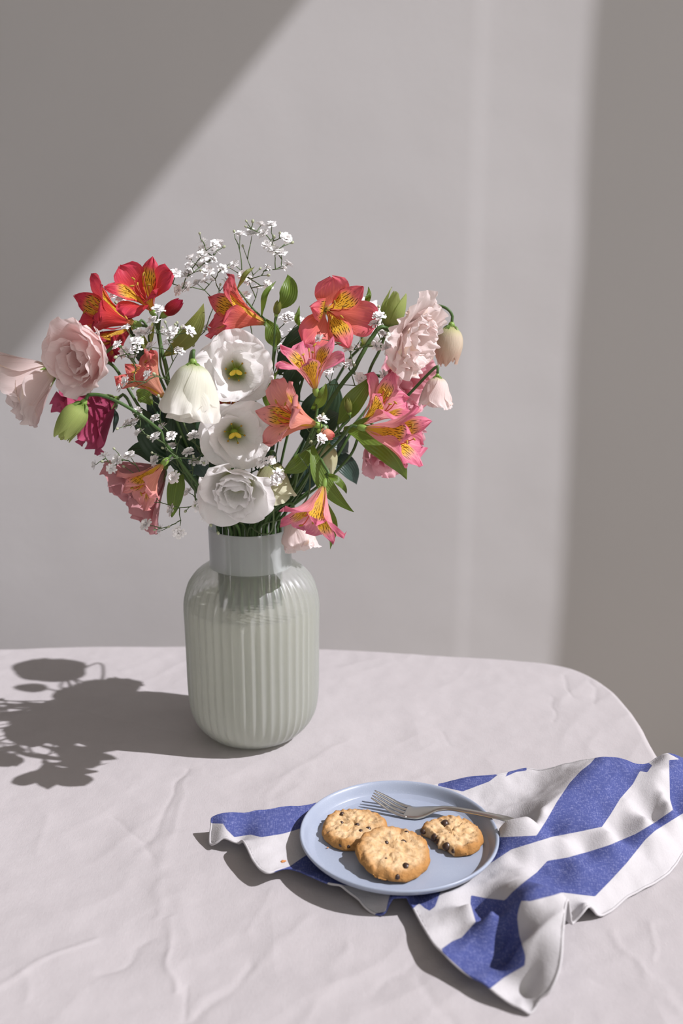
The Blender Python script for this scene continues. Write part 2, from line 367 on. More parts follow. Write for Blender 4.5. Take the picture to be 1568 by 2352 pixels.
NI = 380; fr = np.linspace(.004, 1, NI)**.85
RB = .013                                             # rounding radius of the edge
rr = fr[None, :]*(RO[:, None]-RB); X = c0[0]+rr*np.cos(A)[:, None]; Y = c0[1]+rr*np.sin(A)[:, None]
q = np.stack([X, Y], -1)
Z = np.zeros_like(X)
crease = [([(425, 1770), (385, 1850), (345, 1930), (356, 1972)], -.0011, .0035), ([(372, 2020), (356, 2110)], .0011, .004), ([(383, 2110), (394, 2270)], .0013, .0045),
          ([(230, 2160), (110, 2205), (0, 2270)], .0012, .006), ([(50, 2240), (66, 2300)], .0010, .004), ([(330, 2170), (240, 2240)], -.0009, .006), ([(580, 2220), (500, 2310), (440, 2352)], -.0012, .007),
          ([(345, 1935), (250, 1880)], -.0007, .004), ([(430, 1790), (372, 1990)], .0008, .006), ([(105, 1870), (80, 1960)], .0007, .006), ([(565, 2140), (620, 2050)], .0006, .006),
          ([(1290, 1550), (1312, 1600)], -.0009, .004), ([(1360, 1555), (1366, 1620)], -.0008, .005), ([(1265, 1600), (1270, 1660)], -.0007, .004), ([(1010, 1680), (1030, 1710)], -.0006, .005),
          ([(1420, 2150), (1500, 2260), (1568, 2330)], .0010, .008), ([(1300, 2230), (1568, 2300)], -.0010, .008), ([(800, 2180), (700, 2352)], .0008, .01), ([(850, 2290), (1000, 2180)], -.0007, .008),
          ([(250, 1560), (400, 1610)], .0008, .006), ([(200, 1640), (330, 1600)], .0007, .006), ([(140, 1620), (420, 1690)], -.0007, .006), ([(790, 1700), (640, 1800), (600, 1880)], .0007, .009),
          ([(420, 2260), (425, 2352)], -.0009, .006), ([(700, 2100), (620, 2200), (470, 2300)], .0007, .009), ([(960, 2250), (1040, 2352)], -.0009, .007), ([(1480, 2120), (1500, 2200)], .0007, .005)]
for px, a, w in crease:
    ln = catmull(np.array([at_z(*p)[:2] for p in px]), 5) if len(px) > 1 else None
    d, _ = seg_dist(q + .006*np.stack([vnoise(q, 40, 21), vnoise(q, 40, 22)], -1), ln, False); Z += .62*a*np.exp(-(d/(.62*w))**2) + .5*a*np.exp(-(d/(2.6*w))**2)
qs = q + .02*np.stack([vnoise(q, 12, 31), vnoise(q, 12, 32)], -1)
Z += .0011*vnoise(q, 7, 11) + .0007*(1-2*np.abs(vnoise(qs*[1.0, .6], 13, 12))) + .00045*(1-2*np.abs(vnoise(qs @ np.array([[.8, .6], [-.6, .8]]) * [1, .5], 24, 13))) + .0002*vnoise(q, 60, 14)
flat = np.clip((.11-np.linalg.norm(q, axis=-1))/.05, 0, 1); Z *= 1-flat*.9
Z -= Z.max()*0
NB, ND = 8, 26
oX, oY, oZ = [X], [Y], [Z]
base = RO-RB; ca, sa = np.cos(A), np.sin(A); zl = Z[:, -1]
for k in range(1, NB+1):
    b = k/NB*math.pi/2; r_ = base+RB*math.sin(b); oX.append((c0[0]+r_*ca)[:, None]); oY.append((c0[1]+r_*sa)[:, None]); oZ.append((zl*(1-k/NB)-RB*(1-math.cos(b)))[:, None])
arc = np.cumsum(np.hypot(np.diff(RO*ca, append=RO[0]*ca[0]), np.diff(RO*sa, append=RO[0]*sa[0])))
fold = np.sin(arc*2*math.pi/.19 + 1.5*np.sin(arc*2.1)) + .5*np.sin(arc*2*math.pi/.083+1)
for k in range(1, ND+1):
    t = k/ND; out = .004*t + .020*t**1.2*np.maximum(fold+.6, -.1); r_ = RO+out
    oX.append((c0[0]+r_*ca)[:, None]); oY.append((c0[1]+r_*sa)[:, None]); oZ.append(np.full((NA, 1), -RB-.30*t))
X, Y, Z = np.hstack(oX), np.hstack(oY), np.hstack(oZ)
cloth_top = T
V = np.stack([X, Y, Z+T], -1).reshape(-1, 3)
F = grid_faces(NA, X.shape[1], True).tolist() + [[i*X.shape[1] for i in range(NA)][::-1]]
tag(mk('tablecloth', V, F, MAT['linen']), 'pale oat linen cloth with soft creases draped over the table', 'tablecloth')
table = empty('dining_table', (-.25, -.33, 0), 'wooden dining table with rounded corners under the linen cloth', 'table')
n = 200; aa = np.linspace(-math.pi, math.pi, n, endpoint=False); ro = np.interp(aa, ang, rad, period=2*math.pi)-.012
top = np.stack([c0[0]+ro*np.cos(aa), c0[1]+ro*np.sin(aa), np.full(n, T-.006)], -1)
V = np.vstack([top, top-[0, 0, .03]]); F = [list(range(n)), list(range(2*n-1, n-1, -1))] + [[i, n+i, n+(i+1) % n, (i+1) % n] for i in range(n)]
mk('tabletop', V, F, MAT['tabletop'], table, smooth=False)
for x in (-.9, .40):
    for y in (-.86, .14):
        V, F = box((x, y, (T-.036)/2), (.028, .028, (T-.036)/2)); mk('leg', V, F, MAT['tabletop'], table, smooth=False)

# ------------------------------------------------------------------ vase
def revolve(prof, seg, ribs=0, amp=None, flip=False):
    prof = np.asarray(prof, float); an = np.arange(seg)*2*math.pi/seg; V = []
    for k, (r, z) in enumerate(prof):
        a = amp[k] if amp is not None else 0
        r_ = r + a*(1-2*np.abs(np.sin(an*ribs/2))**1.2) if ribs else np.full(seg, r)
        V.append(np.stack([r_*np.cos(an), r_*np.sin(an), np.full(seg, z)], -1))
    V = np.concatenate(V); m = len(prof); F = []
    for k in range(m-1):
        for i in range(seg):
            f = [k*seg+i, k*seg+(i+1) % seg, (k+1)*seg+(i+1) % seg, (k+1)*seg+i]; F.append(f[::-1] if flip else f)
    return V, F
def smoothprof(p, n=6): return catmull(np.array(p, float), n)
VH = .265
vase = empty('flower_vase', (0, 0, T), 'frosted pale green ribbed glass vase holding the bouquet', 'vase')
bp = smoothprof([(.004, .0015), (.040, .0015), (.052, .0035), (.062, .011), (.0715, .024), (.0765, .040), (.0785, .062), (.079, .10), (.0795, .14), (.0800, .165), (.0785, .180), (.0735, .196), (.0645, .209), (.0545, .2165), (.0492, .2185)], 6)
amp = .0013*np.clip((bp[:, 1]-.006)/.03, 0, 1)*np.clip((.2175-bp[:, 1])/.02, 0, 1)
V, F = revolve(bp, 46*8, 46, amp); ip = bp.copy(); ip[:, 0] = np.maximum(ip[:, 0]-.0032, .004); ip[:, 1] = np.maximum(ip[:, 1], .006)
GLASS = mat_frost('frosted ribbed glass', (.955, .968, .958), .66, .14); NECK = mat_frost('frosted neck glass', (.93, .955, .945), .56, .20)
mk('body', V+[0, 0, T], F, GLASS, vase)
npf = smoothprof([(.0492, .2180), (.0486, .222), (.0484, .230), (.0487, .250), (.0489, .2620), (.0484, .2648), (.0472, .2650), (.0462, .2625), (.0458, .245), (.0458, .225), (.047, .2175)], 5)
V, F = revolve(npf, 128); mk('neck', V+[0, 0, T], F, NECK, vase)
m = M('cloudy water'); wc = (.90, .91, .79)
d = m.bsdf(wc, .25, .4); MAT['water'] = m.done(m.mixsh(.12, m.mixsh(.5, d, m.transl(wc)), m.n('ShaderNodeBsdfTransparent').outputs[0]))
wp = [p for p in bp if .0045 < p[1] < .1695]; wp = np.array([(.002, .006)] + [(max(r-.0045, .003), max(z, .006)) for r, z in wp] + [(.0752, .170), (.070, .1695), (.002, .1695)])
V, F = revolve(wp, 128); tag(mk('vase_water', V+[0, 0, T], F, MAT['water']), 'pale cloudy water filling the ribbed vase up to its shoulder', 'water')

# ------------------------------------------------------------------ flower builders
rng = random.Random(7); nrng = np.random.default_rng(7)
def camdir(r, u, t): return unit(r*RT + u*np.array([0, 0, 1.]) + t*np.array([0, -1., 0]))
def interp_smooth(cp, t):
    cp = np.asarray(cp, float); c = catmull(cp, 8); return np.interp(t, c[:, 0], c[:, 1])
def petal_points(L, W, alpha, width, r0=.002, wrap=.8, rmin=.006, ruffle=0., freq=3., fan=.15, cup=0., wob=0., nu=15, nv=18, seed=0, curl=0., twist=0.):
    """petal surface around +Z: path bends by alpha (degrees from the axis), half width W*width(t)"""
    t = np.linspace(0, 1, nv); s = np.linspace(-1, 1, nu); tf = np.linspace(0, 1, 120)
    al = np.radians(interp_smooth(alpha, tf)); dl = L/119
    r = r0 + np.concatenate([[0], np.cumsum(np.sin(al[:-1])*dl)]); a = np.concatenate([[0], np.cumsum(np.cos(al[:-1])*dl)])
    S, Tt = np.meshgrid(s, t, indexing='ij'); te = Tt*(1-fan*S**2*Tt)
    R = np.interp(te, tf, r); Aa = np.interp(te, tf, a); AL = np.interp(te, tf, al)
    w = W*interp_smooth(width, Tt); x = S*w
    rho = np.maximum(np.abs(R), rmin)/max(wrap, 1e-3); ph = np.clip(x/rho, -2.6, 2.6)
    dR = -rho*(1-np.cos(ph)); Yt = rho*np.sin(ph)
    P = np.stack([S*1.3+seed*3.1, Tt*2.2+seed*1.7], -1)
    nz = ruffle*(.32*Tt**2*np.sin(freq*.45*math.pi*S + seed*2.3) + .55*Tt**7*(np.sin(freq*1.25*math.pi*S + seed*1.3)*.7 + vnoise(P, 4.2, seed)*1.1)) + wob*vnoise(P, 1.1, seed+50)*Tt + cup*S**2*w + curl*np.abs(S)**3*Tt**2*w
    ta = twist*Tt
    X_ = R+dR+np.cos(AL)*nz; Z_ = Aa-np.sin(AL)*nz; Y_ = Yt + ta*w
    return np.stack([X_, Y_, Z_], -1).reshape(-1, 3), grid_faces(nu, nv), np.stack([S, Tt], -1).reshape(-1, 2)
def place(V, origin, fr, psi):
    a, e1, e2 = fr; c, s = math.cos(psi), math.sin(psi); b1 = e1*c+e2*s; b2 = -e1*s+e2*c
    return np.array(origin) + V[:, :1]*b1 + V[:, 1:2]*b2 + V[:, 2:3]*a

def plant_mesh():
    Vs, Fs, n = [], [], 0
    for _, _, V_, F_ in SOLID: Vs.append(V_); Fs += [tuple(int(k)+n for k in f) for f in F_]; n += len(V_)
    return [tuple(v) for v in np.vstack(Vs)], Fs
LEAVES = []; STEMS = []; FLORETS = []                              # florets: (spray, place, size)
def add_stem(root, base, axis, via=None, rad=.0019, mat='stem', lead=.03, Y=None):
    P = [np.array(base)+unit(axis)*.001, np.array(base)-unit(axis)*lead*.5]
    if via: P += [at_y(*v[:2], v[2] if len(v) > 2 else (Y if Y is not None else base[1])) for v in via]
    else: P += [np.array(base)-unit(axis)*lead]
    STEMS.append(dict(root=root, P=P, rad=rad, mat=mat))
def resample(C, step):
    s_ = np.concatenate([[0], np.cumsum(np.linalg.norm(np.diff(C, axis=0), axis=1))]); n = max(6, int(s_[-1]/step)); q_ = np.linspace(0, s_[-1], n)
    return np.stack([np.interp(q_, s_, C[:, k]) for k in range(3)], -1)
def route_stems():
    """give every stem its own place in the vase mouth, then let the stems push each other and the blooms' volumes apart"""
    N = len(STEMS); zc = T+VH
    k = np.arange(N); slot = (.0400*np.sqrt((k+.5)/N))[:, None]*np.stack([np.cos(k*2.399963), np.sin(k*2.399963)], -1)
    last = np.array([st['P'][-1] for st in STEMS]); d = last[:, :2]; n = np.linalg.norm(d, axis=1)+1e-9
    want = d/n[:, None]*(.042*(1-np.exp(-n/.09)))[:, None]
    cost = ((want[:, None]-slot[None])**2).sum(2); pick = np.full(N, -1); free = set(range(N))
    for i in np.argsort(-n):
        b = min(free, key=lambda q_: cost[i, q_]); pick[i] = b; free.remove(b)
    for _ in range(40):                                  # swap until no pair gains: paths to the mouth then do not cross
        ch = False
        for a in range(N):
            g = cost[a, pick[a]] + cost[np.arange(N), pick] - cost[a, pick] - cost[np.arange(N), pick[a]]; b = int(np.argmax(g))
            if g[b] > 1e-12: pick[a], pick[b] = pick[b], pick[a]; ch = True
        if not ch: break
    paths, fixed, sid, rad = [], [], [], []
    for i, st in enumerate(STEMS):
        e = slot[pick[i]]; l_ = last[i]; mid = np.array([e[0]*.55+l_[0]*.45, e[1]*.55+l_[1]*.45, zc+max(.02, l_[2]-zc)*.42]); lo = np.array([e[0]*.98+l_[0]*.02, e[1]*.98+l_[1]*.02, zc+.014])
        C = resample(catmull(np.array(st['P']+[mid, lo, np.array([*e, zc-.004])]), 10), .0035)
        f = np.zeros(len(C), bool); f[:3] = True; f[-2:] = True; paths.append(C); fixed.append(f); sid.append(np.full(len(C), i)); rad.append(np.full(len(C), st['rad']))
    off = np.concatenate([[0], np.cumsum([len(p) for p in paths])]); X = np.vstack(paths); X0 = X.copy(); fixed = np.concatenate(fixed); sid = np.concatenate(sid); rad = np.concatenate(rad)
    ends = np.zeros(len(X), bool); ends[off[:-1]] = True; ends[off[1:]-1] = True
    base_d = np.concatenate([np.linalg.norm(p-p[0], axis=1) for p in paths])
    # blooms as spheres, leaves and petals as sheets
    names = [st['root'].name for st in STEMS]; balls = []
    for nm in sorted({q_[0] for q_ in SOLID}):
        pt = [q_[2] for q_ in SOLID if q_[0] == nm and q_[1] == 'petal']
        if pt: pt = np.vstack(pt); c = pt.mean(0); balls.append((nm, c, .72*np.linalg.norm(pt-c, axis=1).max()))
    own = np.array(names)[sid]
    sheets = [(nm, BVHTree.FromPolygons([tuple(v) for v in V_], [tuple(f_) for f_ in F_]), V_.mean(0), np.linalg.norm(V_-V_.mean(0), axis=1).max(), unit(np.linalg.svd(V_-V_.mean(0), full_matrices=False)[2][2])) for nm, pn, V_, F_ in SOLID if pn in ('petal', 'leaf')]
    fl_p = np.array([q_[1] for q_ in FLORETS]); fl_r = np.array([q_[2] for q_ in FLORETS]); fl_n = np.array([q_[0] for q_ in FLORETS])
    for it in range(110):
        D = np.zeros_like(X)
        kd = KDTree(len(X))
        for i, p in enumerate(X): kd.insert(p, i)
        kd.balance()
        for i in np.nonzero(~fixed)[0]:
            for co, j_, ds in kd.find_range(X[i], rad[i]+.0045):
                if sid[j_] != sid[i]:
                    need = rad[i]+rad[j_]+.0020
                    if ds < need:
                        v = X[i]-X[j_]; D[i] += (v/(ds+1e-9) if ds > 1e-6 else np.array([1., 0, 0]))*(need-ds)*.5
        if it < 90:
            for nm, c, r_ in balls:
                v = X-c; ds = np.linalg.norm(v, axis=1); m_ = (ds < r_) & (own != nm) & (base_d > .012)
                if m_.any():
                    w_ = v[m_]/(ds[m_, None]+1e-9) + np.array([0, .35, 0]); w_ /= np.linalg.norm(w_, axis=1)[:, None]; D[m_] += w_*np.minimum(.003, (r_-ds[m_])*.35)[:, None]
        if it > 10:
            v = X[:, None]-fl_p[None]; ds = np.linalg.norm(v, axis=2); gap = fl_r[None]+rad[:, None]-ds
            m_ = (gap > 0) & (own[:, None] != fl_n[None]) & (base_d[:, None] > .006); D += ((v/(ds[..., None]+1e-9))*np.where(m_, gap*.5, 0)[..., None]).sum(1)
        if it % 2 == 0 and it > 20:
            for nm, bv, c, r_, nr in sheets:
                m_ = np.nonzero((np.linalg.norm(X-c, axis=1) < r_+.004) & (own != nm) & (base_d > .006) & ~fixed)[0]
                for i_ in np.unique(sid[m_]):
                    q_ = m_[sid[m_] == i_]; cut = False; hits = []
                    for a in q_:
                        if a+1 < off[i_+1]:
                            v = Vector(X[a+1]-X[a]); h = bv.ray_cast(Vector(X[a]), v.normalized(), v.length)
                            if h[0] is not None: cut = True; hits.append((a, np.array(h[0])))
                    if cut:                               # the stem pierces the sheet: slide it to the side it mostly runs on
                        a, h = hits[0]; seg = np.arange(max(off[i_], a-9), min(off[i_+1], a+10)); sd_ = (X[seg]-h) @ nr; sg = 1 if np.median(sd_) >= 0 else -1
                        w_ = np.exp(-((seg-a)/5.0)**2); D[seg] += nr*sg*(.0024*w_)[:, None]
                    for a in q_:
                        g = bv.find_nearest(Vector(X[a]), rad[a]+.0009)
                        if g[0] is not None and not cut: v = X[a]-np.array(g[0]); l_ = np.linalg.norm(v)+1e-9; D[a] += v/l_*(rad[a]+.0009-l_)*.6
        lap = np.zeros_like(X); lap[1:-1] = .5*(X[:-2]+X[2:])-X[1:-1]; lap[ends] = 0
        X = X + np.where(fixed[:, None], 0, D + (.28 if it < 100 else .12)*lap + (.01*(X0-X) if it < 80 else 0))
        rr_ = np.hypot(X[:, 0], X[:, 1]); inn = (X[:, 2] < zc+.008) & (rr_ > .0425); X[inn, :2] *= (.0425/rr_[inn])[:, None]   # stay inside the glass mouth
    for i, st in enumerate(STEMS):
        e = slot[pick[i]]; P = X[off[i]:off[i+1]]
        low = catmull(np.array([P[-1], [e[0]*.97, e[1]*.97, T+.20], [e[0]*1.02, e[1]*1.02, T+.10], [e[0]*1.12, e[1]*1.12, T+.010]]), 6)[1:]
        V, F = tube(np.vstack([P, low]), st['rad'], 8); mk('stem', V, F, MAT[st['mat']], st['root'])
    # a petiole joins each leaf to its own stem, along a way that is free of petals, leaves and other stems
    bv = BVHTree.FromPolygons(*plant_mesh()); which = {nm: i for i, nm in enumerate(names)}
    for root, p0, p1 in LEAVES:
        i = which[root.name]; P = X[off[i]:off[i+1]]; oth = X[sid != i]; orad = rad[sid != i]; best = None; d_in = unit(p1-p0)
        cand = np.argsort(np.linalg.norm(P-p0, axis=1))[:60]; reach = np.linalg.norm(P[cand]-p0, axis=1).max()*1.2+.03; m_ = np.linalg.norm(oth-p0, axis=1) < reach; oth, orad = oth[m_], orad[m_]
        for a in cand:
            if best is not None and best[0] <= np.linalg.norm(P[a]-p0): break
            for lift in (0, .008, -.008, .016, -.016):
                ctl = np.array([P[a], (P[a]+p0)/2 + unit(CAM-p0)*lift - np.array([0, 0, .1])*np.linalg.norm(P[a]-p0), p0 + d_in*.001]); C = catmull(ctl, 6); pen = 0.
                for q0, q1 in zip(C[1:-2], C[2:-1]):
                    v = Vector(q1-q0)
                    if v.length > 1e-6 and bv.ray_cast(Vector(q0), v.normalized(), v.length)[0] is not None: pen += .06
                far_ = C[3:-1]; ds = np.linalg.norm(far_[:, None]-oth[None], axis=2) - orad[None]; pen += .04*(ds < .0016).any(1).sum()
                sc_ = np.linalg.norm(P[a]-p0) + pen + abs(lift)
                if best is None or sc_ < best[0]: best = (sc_, C)
        V, F = tube(best[1], [.0011]*(len(best[1])-3)+[.0010, .0009, .0008], 6); mk('petiole', V, F, MAT[STEMS[i]['mat']], root)
GREEN = MAT['stem']

def alstroemeria(label, base, Y, axis, col, L=.056, roll=0, via=None, openness=1.0, leaves=(), stem=True, seed=1, lead=.03, group='alstroemeria blooms in the vase'):
    b = at_y(*base, Y); ax = camdir(*axis); root = empty('alstroemeria', b, label, 'flower', group); fr_ = frame(ax)
    mo, mi = ALS[col]
    r = random.Random(seed*13+5)
    for k in range(3):
        j = r.uniform(-13, 13); o = openness
        V, F, uv = petal_points(L*r.uniform(.93, 1.05), .0170*L/.06, [(0, 30), (.2, 20), (.4, 27*o+j*.5), (.7, 50*o+j), (1, 84*o+j*1.6)], [(0, .12), (.2, .18), (.4, .40), (.6, .80), (.78, 1), (.92, .84), (.98, .42), (1, .08)], .0016, .35, .012, .006, 2, .0, -.12, .003, 13, 18, seed*10+k, .12)
        mk('petal', place(V, b, fr_, roll+k*2.094+r.uniform(-.1, .1)), F, mo, root, uv)
    for k in range(3):
        j = r.uniform(-12, 12); o = openness
        V, F, uv = petal_points(L*r.uniform(1.0, 1.1), .0118*L/.06, [(0, 22), (.2, 12), (.4, 19*o+j*.5), (.7, 38*o+j), (1, 78*o+j)], [(0, .13), (.25, .28), (.5, .74), (.68, 1), (.85, .74), (.95, .36), (1, .03)], .0010, .45, .010, .004, 2, .0, .18, .002, 13, 18, seed*10+5+k, .2)
        mk('petal', place(V, b, fr_, roll+1.047+k*2.094+r.uniform(-.1, .1)), F, mi, root, uv)
    a, e1, e2 = fr_
    for k in range(5):
        psi = roll+k*1.257+r.uniform(-.2, .2); dn = np.array([0, 0, -1.])
        out = e1*math.cos(psi)+e2*math.sin(psi); h = L*r.uniform(.55, .8)
        pts = catmull(np.array([b+a*.008, b+a*h*.55+out*.0035, b+a*h*.85+out*.007+dn*.001, b+a*h+out*.009+(a*.3+.6*np.array([0, 0, 1.]))*.006]), 4)
        V, F = tube(pts, .0006, 5); st = mk('stamen', V, F, MAT['filament'], root)
        V, F = ellipsoid(pts[-1], out+.3*a, .0028, .0011, 6, 5); mk('anther', V, F, MAT['anther'], st)
    V, F = ellipsoid(b-a*.003, a, .0065, .0036, 10, 7); mk('ovary', V, F, MAT['sepal'], root)
    if stem: add_stem(root, b-a*.008, ax, via, .0016 if stem is True else stem, 'stem', lead)
    for lf in leaves: leaf(root, *lf)
    return root

def leaf(root, base, tip, width, Y0, Y1, mat='leaf', bend=(0, 0), roll=0., fold=.25, name='leaf', label=None):
    """leaf from base pixel to tip pixel; width in px; bend = pixel offset of the middle"""
    P0 = at_y(*base, Y0); P1 = at_y(*tip, Y1); md = at_y((base[0]+tip[0])/2+bend[0], (base[1]+tip[1])/2+bend[1], (Y0+Y1)/2 - .012)
    n = 15; t = np.linspace(0, 1, n)[:, None]; C = (1-t)**2*P0 + 2*t*(1-t)*(2*md-.5*P0-.5*P1) + t*t*P1
    wpx = width/2*(np.linalg.norm(md-CAM)/FPX); m = 9; s = np.linspace(-1, 1, m)
    w = wpx*interp_smooth([(0, .12), (.12, .4), (.35, .92), (.5, 1), (.7, .8), (.88, .36), (1, .03)], t[:, 0])
    V = np.zeros((n, m, 3)); tg = np.gradient(C, axis=0)
    for i in range(n):
        d = unit(tg[i]); view = unit(CAM-C[i]); side = unit(np.cross(d, view)); nr = np.cross(side, d)
        ra = roll + .35*(t[i, 0]-.5)*math.sin(width*1.7+base[0]); sd = side*math.cos(ra)+nr*math.sin(ra); nn = -side*math.sin(ra)+nr*math.cos(ra)
        for j in range(m):
            V[i, j] = C[i] + sd*s[j]*w[i] + nn*(abs(s[j])*w[i]*fold - .0016*math.sin(9*t[i, 0]+base[1])*s[j]*s[j])
    uv = np.stack([np.broadcast_to(s, (n, m)), np.broadcast_to(t, (n, m))], -1).reshape(-1, 2)
    o = mk(name, V.reshape(-1, 3), grid_faces(n, m), MAT[mat], root, uv); LEAVES.append((root, P0, C[1]))
    if label: o['label'] = label
    return o

ST = dict(   # petal plans: list of layers (count, L, W, alpha, wrap, ruffle, fan, freq)
    cup=[(5, .058, .037, [(0, 62), (.2, 30), (.45, 36), (.75, 56), (1, 88)], .62, .0062, .20, 3.2), (3, .050, .034, [(0, 50), (.25, 26), (.5, 32), (.8, 42), (1, 58)], .75, .006, .20, 3)],
    bell=[(5, .064, .036, [(0, 82), (.12, 62), (.3, 24), (.6, 8), (1, 12)], .94, .0055, .14, 3.5), (3, .056, .032, [(0, 70), (.2, 40), (.5, 8), (1, 4)], .95, .006, .14, 4)],
    rose=[(5, .060, .040, [(0, 80), (.2, 58), (.45, 34), (.75, 28), (1, 66)], .85, .0055, .2, 3), (4, .050, .035, [(0, 70), (.25, 42), (.5, 18), (.8, 10), (1, 30)], .95, .005, .18, 3.3), (3, .042, .030, [(0, 50), (.3, 26), (.6, 8), (1, 4)], 1.0, .005, .18, 3.2)],
    double=[(5, .060, .040, [(0, 78), (.2, 54), (.5, 46), (.8, 56), (1, 92)], .72, .0075, .2, 4.2), (5, .056, .038, [(0, 64), (.25, 36), (.5, 30), (.8, 36), (1, 58)], .8, .008, .2, 4.4), (3, .048, .030, [(0, 48), (.3, 20), (.6, 14), (1, 26)], .85, .008, .18, 4)],
    flare=[(5, .066, .043, [(0, 60), (.2, 32), (.45, 50), (.7, 76), (1, 106)], .6, .0085, .2, 4.4), (5, .062, .037, [(0, 55), (.25, 26), (.5, 40), (.8, 58), (1, 78)], .65, .009, .2, 4.6), (4, .056, .031, [(0, 45), (.3, 16), (.6, 20), (1, 38)], .75, .009, .2, 4.2)],
    funnel=[(5, .078, .042, [(0, 60), (.2, 36), (.5, 28), (.8, 40), (1, 66)], .75, .0080, .2, 2.9), (4, .070, .036, [(0, 46), (.3, 20), (.6, 18), (1, 34)], .8, .007, .2, 2.7)],
    bud=[(5, .052, .0165, [(0, 78), (.15, 52), (.35, 16), (.65, -10), (.9, -20), (1, 0)], 1.05, .0018, .10, 2), (3, .046, .012, [(0, 60), (.2, 36), (.5, 2), (.8, -14), (1, -8)], 1.1, .001, .1, 2)],
    pointed=[(5, .050, .0135, [(0, 66), (.2, 40), (.4, 8), (.7, -13), (1, -14)], 1.05, .0006, .05, 2), (3, .044, .010, [(0, 46), (.3, 20), (.6, -8), (1, -14)], 1.1, .0005, .05, 2)])
def lisianthus(label, base, Y, axis, plan, col, scale=1.0, roll=.3, via=None, center=False, seed=1, leaves=(), stem=True, lead=.03, rad=.0018, sep=True, group='lisianthus blooms in the vase', name='lisianthus', squash=None):
    b = at_y(*base, Y); ax = camdir(*axis); root = empty(name, b, label, 'flower', group); fr_ = frame(ax); r = random.Random(seed*17+3); a, e1, e2 = fr_
    for li, (n, L, Wd, al, wrap, ruf, fan, fq) in enumerate(ST[plan]):
        for k in range(n):
            j = r.uniform(-8, 8) if plan not in ('bud', 'pointed') else r.uniform(-2, 2)
            alp = [(t_, v+j*t_*1.2) for t_, v in al]
            V, F, uv = petal_points(L*scale*r.uniform(.92, 1.08), Wd*scale*r.uniform(.92, 1.06), alp, [(0, .14), (.15, .30), (.4, .64), (.7, .98), (.88, 1.0), (1, .84)] if plan not in ('bud', 'pointed') else [(0, .5), (.15, .75), (.4, 1), (.65, .85), (.88, .46), (1, .18)], .0022*scale, wrap, .006*scale, ruf*scale, fq, fan, 0, .0035*scale if plan not in ('bud', 'pointed') else .0004, 41, 22, seed*31+li*7+k, r.uniform(-.12, .12), r.uniform(-.25, .25))
            V[:, 2] += li*.0012*scale
            mk('petal', place(V, b, fr_, roll+k*6.2832/n+li*.55+r.uniform(-.12, .12)), F, PET[col], root, uv)
    if center:
        V, F = ellipsoid(b+a*.013*scale, a, .008, .0042, 10, 7); mk('ovary', V, F, MAT['throat'], root)
        for k in range(2):
            d = (e1*math.cos(2.2+k*2.0)+e2*math.sin(2.2+k*2.0)); V, F = ellipsoid(b+a*.0245*scale+d*.0035, d+.5*a, .0046, .0026, 9, 6); mk('stigma', V, F, MAT['yellow'], root)
        for k in range(6):
            an = k*1.047+.3; d = e1*math.cos(an)+e2*math.sin(an); pts = np.array([b+a*.006, b+a*.013+d*.006, b+a*.021+d*.0105])
            V, F = tube(catmull(pts, 3), .0005, 5); st = mk('stamen', V, F, MAT['throat'], root); V, F = ellipsoid(pts[-1], a, .0022, .0012, 6, 5); mk('anther', V, F, MAT['anther'], st)
    if sep:
        for k in range(4):
            V, F, uv = petal_points(.022*scale, .0026*scale, [(0, 75), (.3, 40), (1, 30)] if plan not in ('bud', 'pointed', 'bell') else [(0, 80), (.2, 50), (.5, 16), (1, 20)], [(0, .5), (.3, 1), (.7, .6), (1, .1)], .0028*scale, .4, .004, 0, 1, 0, .1, .0008, 5, 8, seed+k)
            mk('sepal', place(V, b-a*.0016, fr_, roll+.4+k*1.571), F, MAT['sepal'], root, uv)
        V, F = ellipsoid(b-a*.0015, a, .0045*scale, .0040*scale, 10, 6); mk('receptacle', V, F, MAT['sepal'], root)
    if stem: add_stem(root, b-a*.005, ax, via, rad, 'stem', lead)
    for lf in leaves: leaf(root, *lf)
    return root

# ------------------------------------------------------------------ the bouquet: alstroemerias
alstroemeria('red alstroemeria seen from the side, highest on the far left stem', (308, 742), -.015, (-.84, .34, .40), 'red', .068, .3, [(340, 800), (400, 940)], .95, seed=1,
    leaves=[((352, 850), (300, 752), 26, -.02, -.03, 'leaf_dark', (-6, 6), .5), ((368, 870), (330, 770), 34, -.01, -.02, 'leaf_olive', (-8, 4), .2)])
alstroemeria('red alstroemeria with wide yellow freckled petal facing up beside a closed red bud', (348, 712), -.055, (-.12, .62, .72), 'red', .060, .9, [(372, 830), (400, 930)], 1.0, seed=2, stem=.0024,
    leaves=[((378, 815), (468, 697), 46, -.05, -.06, 'leaf_olive', (10, 12), -.2), ((352, 730), (345, 800), 10, -.05, -.04, 'leaf_olive', (0, 0), 0)])
alstroemeria('coral alstroemeria in profile opening sideways above the white lisianthus', (608, 742), -.032, (-.90, .30, .32), 'coral', .066, .2, [(628, 800), (625, 930)], 1.0, seed=3,
    leaves=[((638, 708), (660, 630), 42, -.05, -.04, 'leaf', (14, 6), .2), ((602, 728), (634, 645), 15, -.05, -.05, 'leaf', (-10, -4), .4), ((628, 800), (612, 735), 36, -.045, -.05, 'leaf', (6, 0), .1), ((545, 665), (585, 612), 12, -.04, -.04, 'leaf_olive', (-4, -4), .3)])
